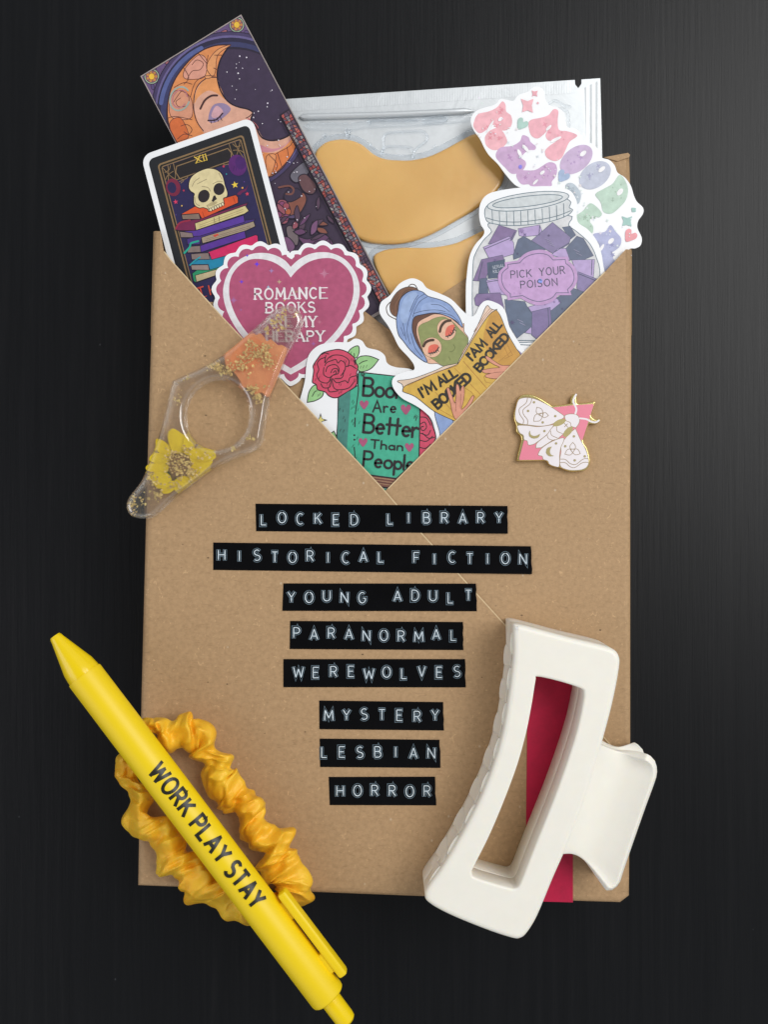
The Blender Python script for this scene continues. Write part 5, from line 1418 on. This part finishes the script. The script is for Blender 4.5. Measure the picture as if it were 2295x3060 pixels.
for i in range(NS):
    a, b = cen[i - 3], cen[(i + 3) % NS]
    t = Vector((b[0] - a[0], b[1] - a[1])).normalized(); nn = Vector((-t.y, t.x))
    s = cumul[i] / TOT * 2 * math.pi          # periodic coordinate
    cs, sn = math.cos(s), math.sin(s)
    row = []
    # gather phase: uneven folds, periodic round the ring
    ph = 12 * s + 2.2 * N3(cs * 4, sn * 4, 1.5) * 2
    wob = 20 * N3(cs * 7, sn * 7, 4.2) + 36 * math.sin(11 * s + 2 * N3(cs * 2, sn * 2, 8))
    for j in range(NTH):
        th = 2 * math.pi * j / NTH
        c_, s_ = math.cos(th), math.sin(th)
        f1 = math.sin(ph + 1.7 * c_ + 2.2 * N3(cs * 5 + c_, sn * 5, s_ + 2))
        f2 = math.sin(21 * s - 2.2 * c_ + 3 * N3(cs * 6, sn * 6 + s_, c_))
        f3 = N3(cs * 11 + c_ * .8, sn * 11 + s_ * .8, 3)
        crease = -abs(f1) ** .5
        rw = rad[i][0] * (.85 + .17 * f1 + .06 * f2 + .16 * f3)
        hz = (5.4 + .008 * rad[i][0]) * (1 + .20 * crease + .16 * f2 + .35 * f3)
        x = cen[i][0] + nn.x * (rw * c_ + wob); y = cen[i][1] + nn.y * (rw * c_ + wob)
        x += t.x * 26 * f3 * s_; y += t.y * 26 * f3 * s_
        q = z15((x, y))
        # droop where it hangs over the parcel's edges
        over = max(0.0, (415 - q[0]) / 45.0, (q[1] - 2662) / 60.0)
        zc = 38.2 - 5.0 * min(1.0, max(0.0, over))
        row.append(P(q[0], q[1], zc + hz * s_ * (1 if s_ > 0 else .9), 38.2 + hz * s_))
    rows.append(row)
mb.grid(rows, SATIN, True, True)
o = mb.build('gathered_fabric', sc_, smooth=True, recalc=True)
uvl = o.data.uv_layers.new(name='UVMap')
for p in o.data.polygons:
    for li in p.loop_indices:
        vi = o.data.loops[li].vertex_index
        uvl.data[li].uv = ((vi % NTH) / NTH, (vi // NTH) / NS)
for p in o.data.polygons:
    for li in p.loop_indices:
        if p.index // NTH == NS - 1 and uvl.data[li].uv[1] < .1: uvl.data[li].uv[1] += 1

# ---------------------------------------------------------------- pen
ZP = 48.5
pen = thing('pen', 'fat yellow retractable pen reading WORK PLAY STAY lying across the scrunchie', 'pen', 600, 2450, 43)
a0 = P(170, 1910, ZP); a1 = P(1026, 3038, ZP)
ax = (a1 - a0); LEN = ax.length / U; ax.normalize(); sd = Vector((ax.y, -ax.x, 0)) * -1
if sd.x < 0: sd = -sd           # points to the upper right in the picture
up = Vector((0, 0, 1))
kp = K * (CAM_H - ZP) / (CAM_H - Z_REF)
def lathe(prof, m, name, parent, seg=48, weld=True):
    mb = MB(); rows = []
    for d, r_ in prof:
        rows.append([a0 + ax * d * U + (sd * math.cos(2 * math.pi * k / seg) + up * math.sin(2 * math.pi * k / seg)) * r_ * U for k in range(seg)])
    mb.grid(rows, m, False, True)
    o = mb.build(name, parent, weld=weld, recalc=True); smooth_angle(o, 32)
    return o
def D(px, py):
    """distance along the pen of a photo pixel"""
    return (P(px, py, ZP) - a0).dot(ax) / U
dn = D(250, 2018); de = D(982, 2980)
RB = 54.5 * kp
lathe([(-1.2, 0.001), (-1.2, 1.6), (-0.6, 1.9), (0, 2.0), (dn - 3.2, RB * .885), (dn - 1, RB * .93), (dn, RB * .94), (dn, RB * .9)], YGLOSS, 'nose_cone', pen)
lathe([(dn - .05, RB * .9), (dn, RB * .985), (dn + .5, RB), (dn + 40, RB * 1.015), (dn + 80, RB), (de - 1.2, RB), (de - .4, RB * .97), (de, RB * .9), (de, 0.001)], YELLOW, 'barrel', pen)
lathe([(de - .5, 3.15), (de + 7.6, 3.1), (de + 8.8, 2.9), (de + 9.4, 2.3), (de + 9.4, .001)], YGLOSS, 'push_button', pen)
# clip on the right of the barrel
def D2(px, py):
    v = P(px, py, ZP) - a0
    return v.dot(ax) / U, v.dot(sd) / U
z16 = Z(500, 2500, 600)
c0 = D2(*z16((945, 470))); c1 = D2(*z16((1455, 1115)))
off = (c0[1] + c1[1]) / 2
def boxp(mb, d0, d1, s0, s1, u0, u1, m, r_=0.5):
    # rounded bar: cross-section ring along the pen, ends rounded in plan
    rows = []
    n = 12; L = d1 - d0; hs = (s1 - s0) / 2; hu = (u1 - u0) / 2; cs_, cu_ = (s0 + s1) / 2, (u0 + u1) / 2
    stops = [(0, .02), (0, .7), (.25, .9), (.9, 1), (L - .9, 1), (L - .25, .9), (L, .7), (L, .02)]
    for d, e in stops:
        row = []
        for k in range(24):
            an = 2 * math.pi * k / 24; p = 5.0
            cx, sy = math.cos(an), math.sin(an)
            q = (abs(cx) ** p + abs(sy) ** p) ** (-1 / p)
            row.append(a0 + ax * (d0 + d) * U + sd * (cs_ + cx * q * hs * e) * U + up * (cu_ + sy * q * hu * e) * U)
        rows.append(row)
    mb.grid(rows, m, False, True)
mb = MB()
boxp(mb, c0[0] - .6, c1[0] + .6, off - 1.45, off + 1.45, -2.2, 2.2, YELLOW)
o = PC = mb.build('pocket_clip', pen, weld=True, recalc=True); smooth_angle(o, 40)
d_b0 = D2(*z16((1255, 965)))[0]; d_b1 = D2(*z16((1370, 1110)))[0]
mb = MB(); boxp(mb, d_b0, d_b1, RB - 1.5, off, -1.6, 1.6, YELLOW)
o = mb.build('clip_mount', PC, weld=True, recalc=True); smooth_angle(o, 40)
mb = MB(); boxp(mb, c0[0] + 2, D2(*z16((1035, 680)))[0], RB - 1.5, off - .3, -2.0, .6, YELLOW)
o = mb.build('clip_mount', PC, weld=True, recalc=True); smooth_angle(o, 40)
# print on the barrel, bent to its curve
def pen_xy(p):
    q = z15(p); v = P(q[0], q[1], ZP + RB * .97) - a0
    return v.dot(ax) / U, v.dot(sd) / U
b0 = pen_xy((352, 552)); b1 = pen_xy((1085, 1518))
bs = (b0[1] + b1[1]) / 2
def split_corners(s, ext=.5):
    out = [[s[0]]]
    for k in range(1, len(s) - 1):
        out[-1].append(s[k])
        u = Vector((s[k][0] - s[k - 1][0], s[k][1] - s[k - 1][1])); v = Vector((s[k + 1][0] - s[k][0], s[k + 1][1] - s[k][1]))
        if u.length > 1e-6 and v.length > 1e-6 and u.angle(v) > math.radians(55):
            u.normalize(); v.normalize()
            out[-1][-1] = (s[k][0] + u.x * ext, s[k][1] + u.y * ext); out.append([(s[k][0] - v.x * ext * .2, s[k][1] - v.y * ext * .2)])
    out[-1].append(s[-1])
    return out
H_ = 4.95; lift = 0
for (wd, p0, p1) in (('WORK', (345, 545), (612, 885)), ('PLAY', (638, 933), (868, 1232)), ('STAY', (893, 1268), (1118, 1560))):
    q0, q1 = pen_xy(p0), pen_xy(p1); mb = MB()
    for s in lay_text(wd, q0[0] + .45, 0, q1[0] - .45, 0, H_, .27):
      for s in split_corners(s):
          s = resample(s, .35); lift += .008
          Aa, Bb, cl = ribbon_loop(s, 1.0)
          ra, rb_ = [], []
          for (x, y), dst in [(p, ra) for p in Aa] + [(p, rb_) for p in Bb]:
              off_ = bs + (-y) + 0.0
              an = max(-1.4, min(1.4, off_ / RB))
              dst.append(a0 + ax * x * U + (sd * math.sin(an) + up * math.cos(an)) * (RB * 1.015 + .03 + lift) * U)
          mb.quads(ra, rb_, BLACKINK, False)
    mb.build('printed_word', pen)
# ---------------------------------------------------------------- tidy helper properties
for o in bpy.data.objects:
    if '_o' in o: del o['_o']
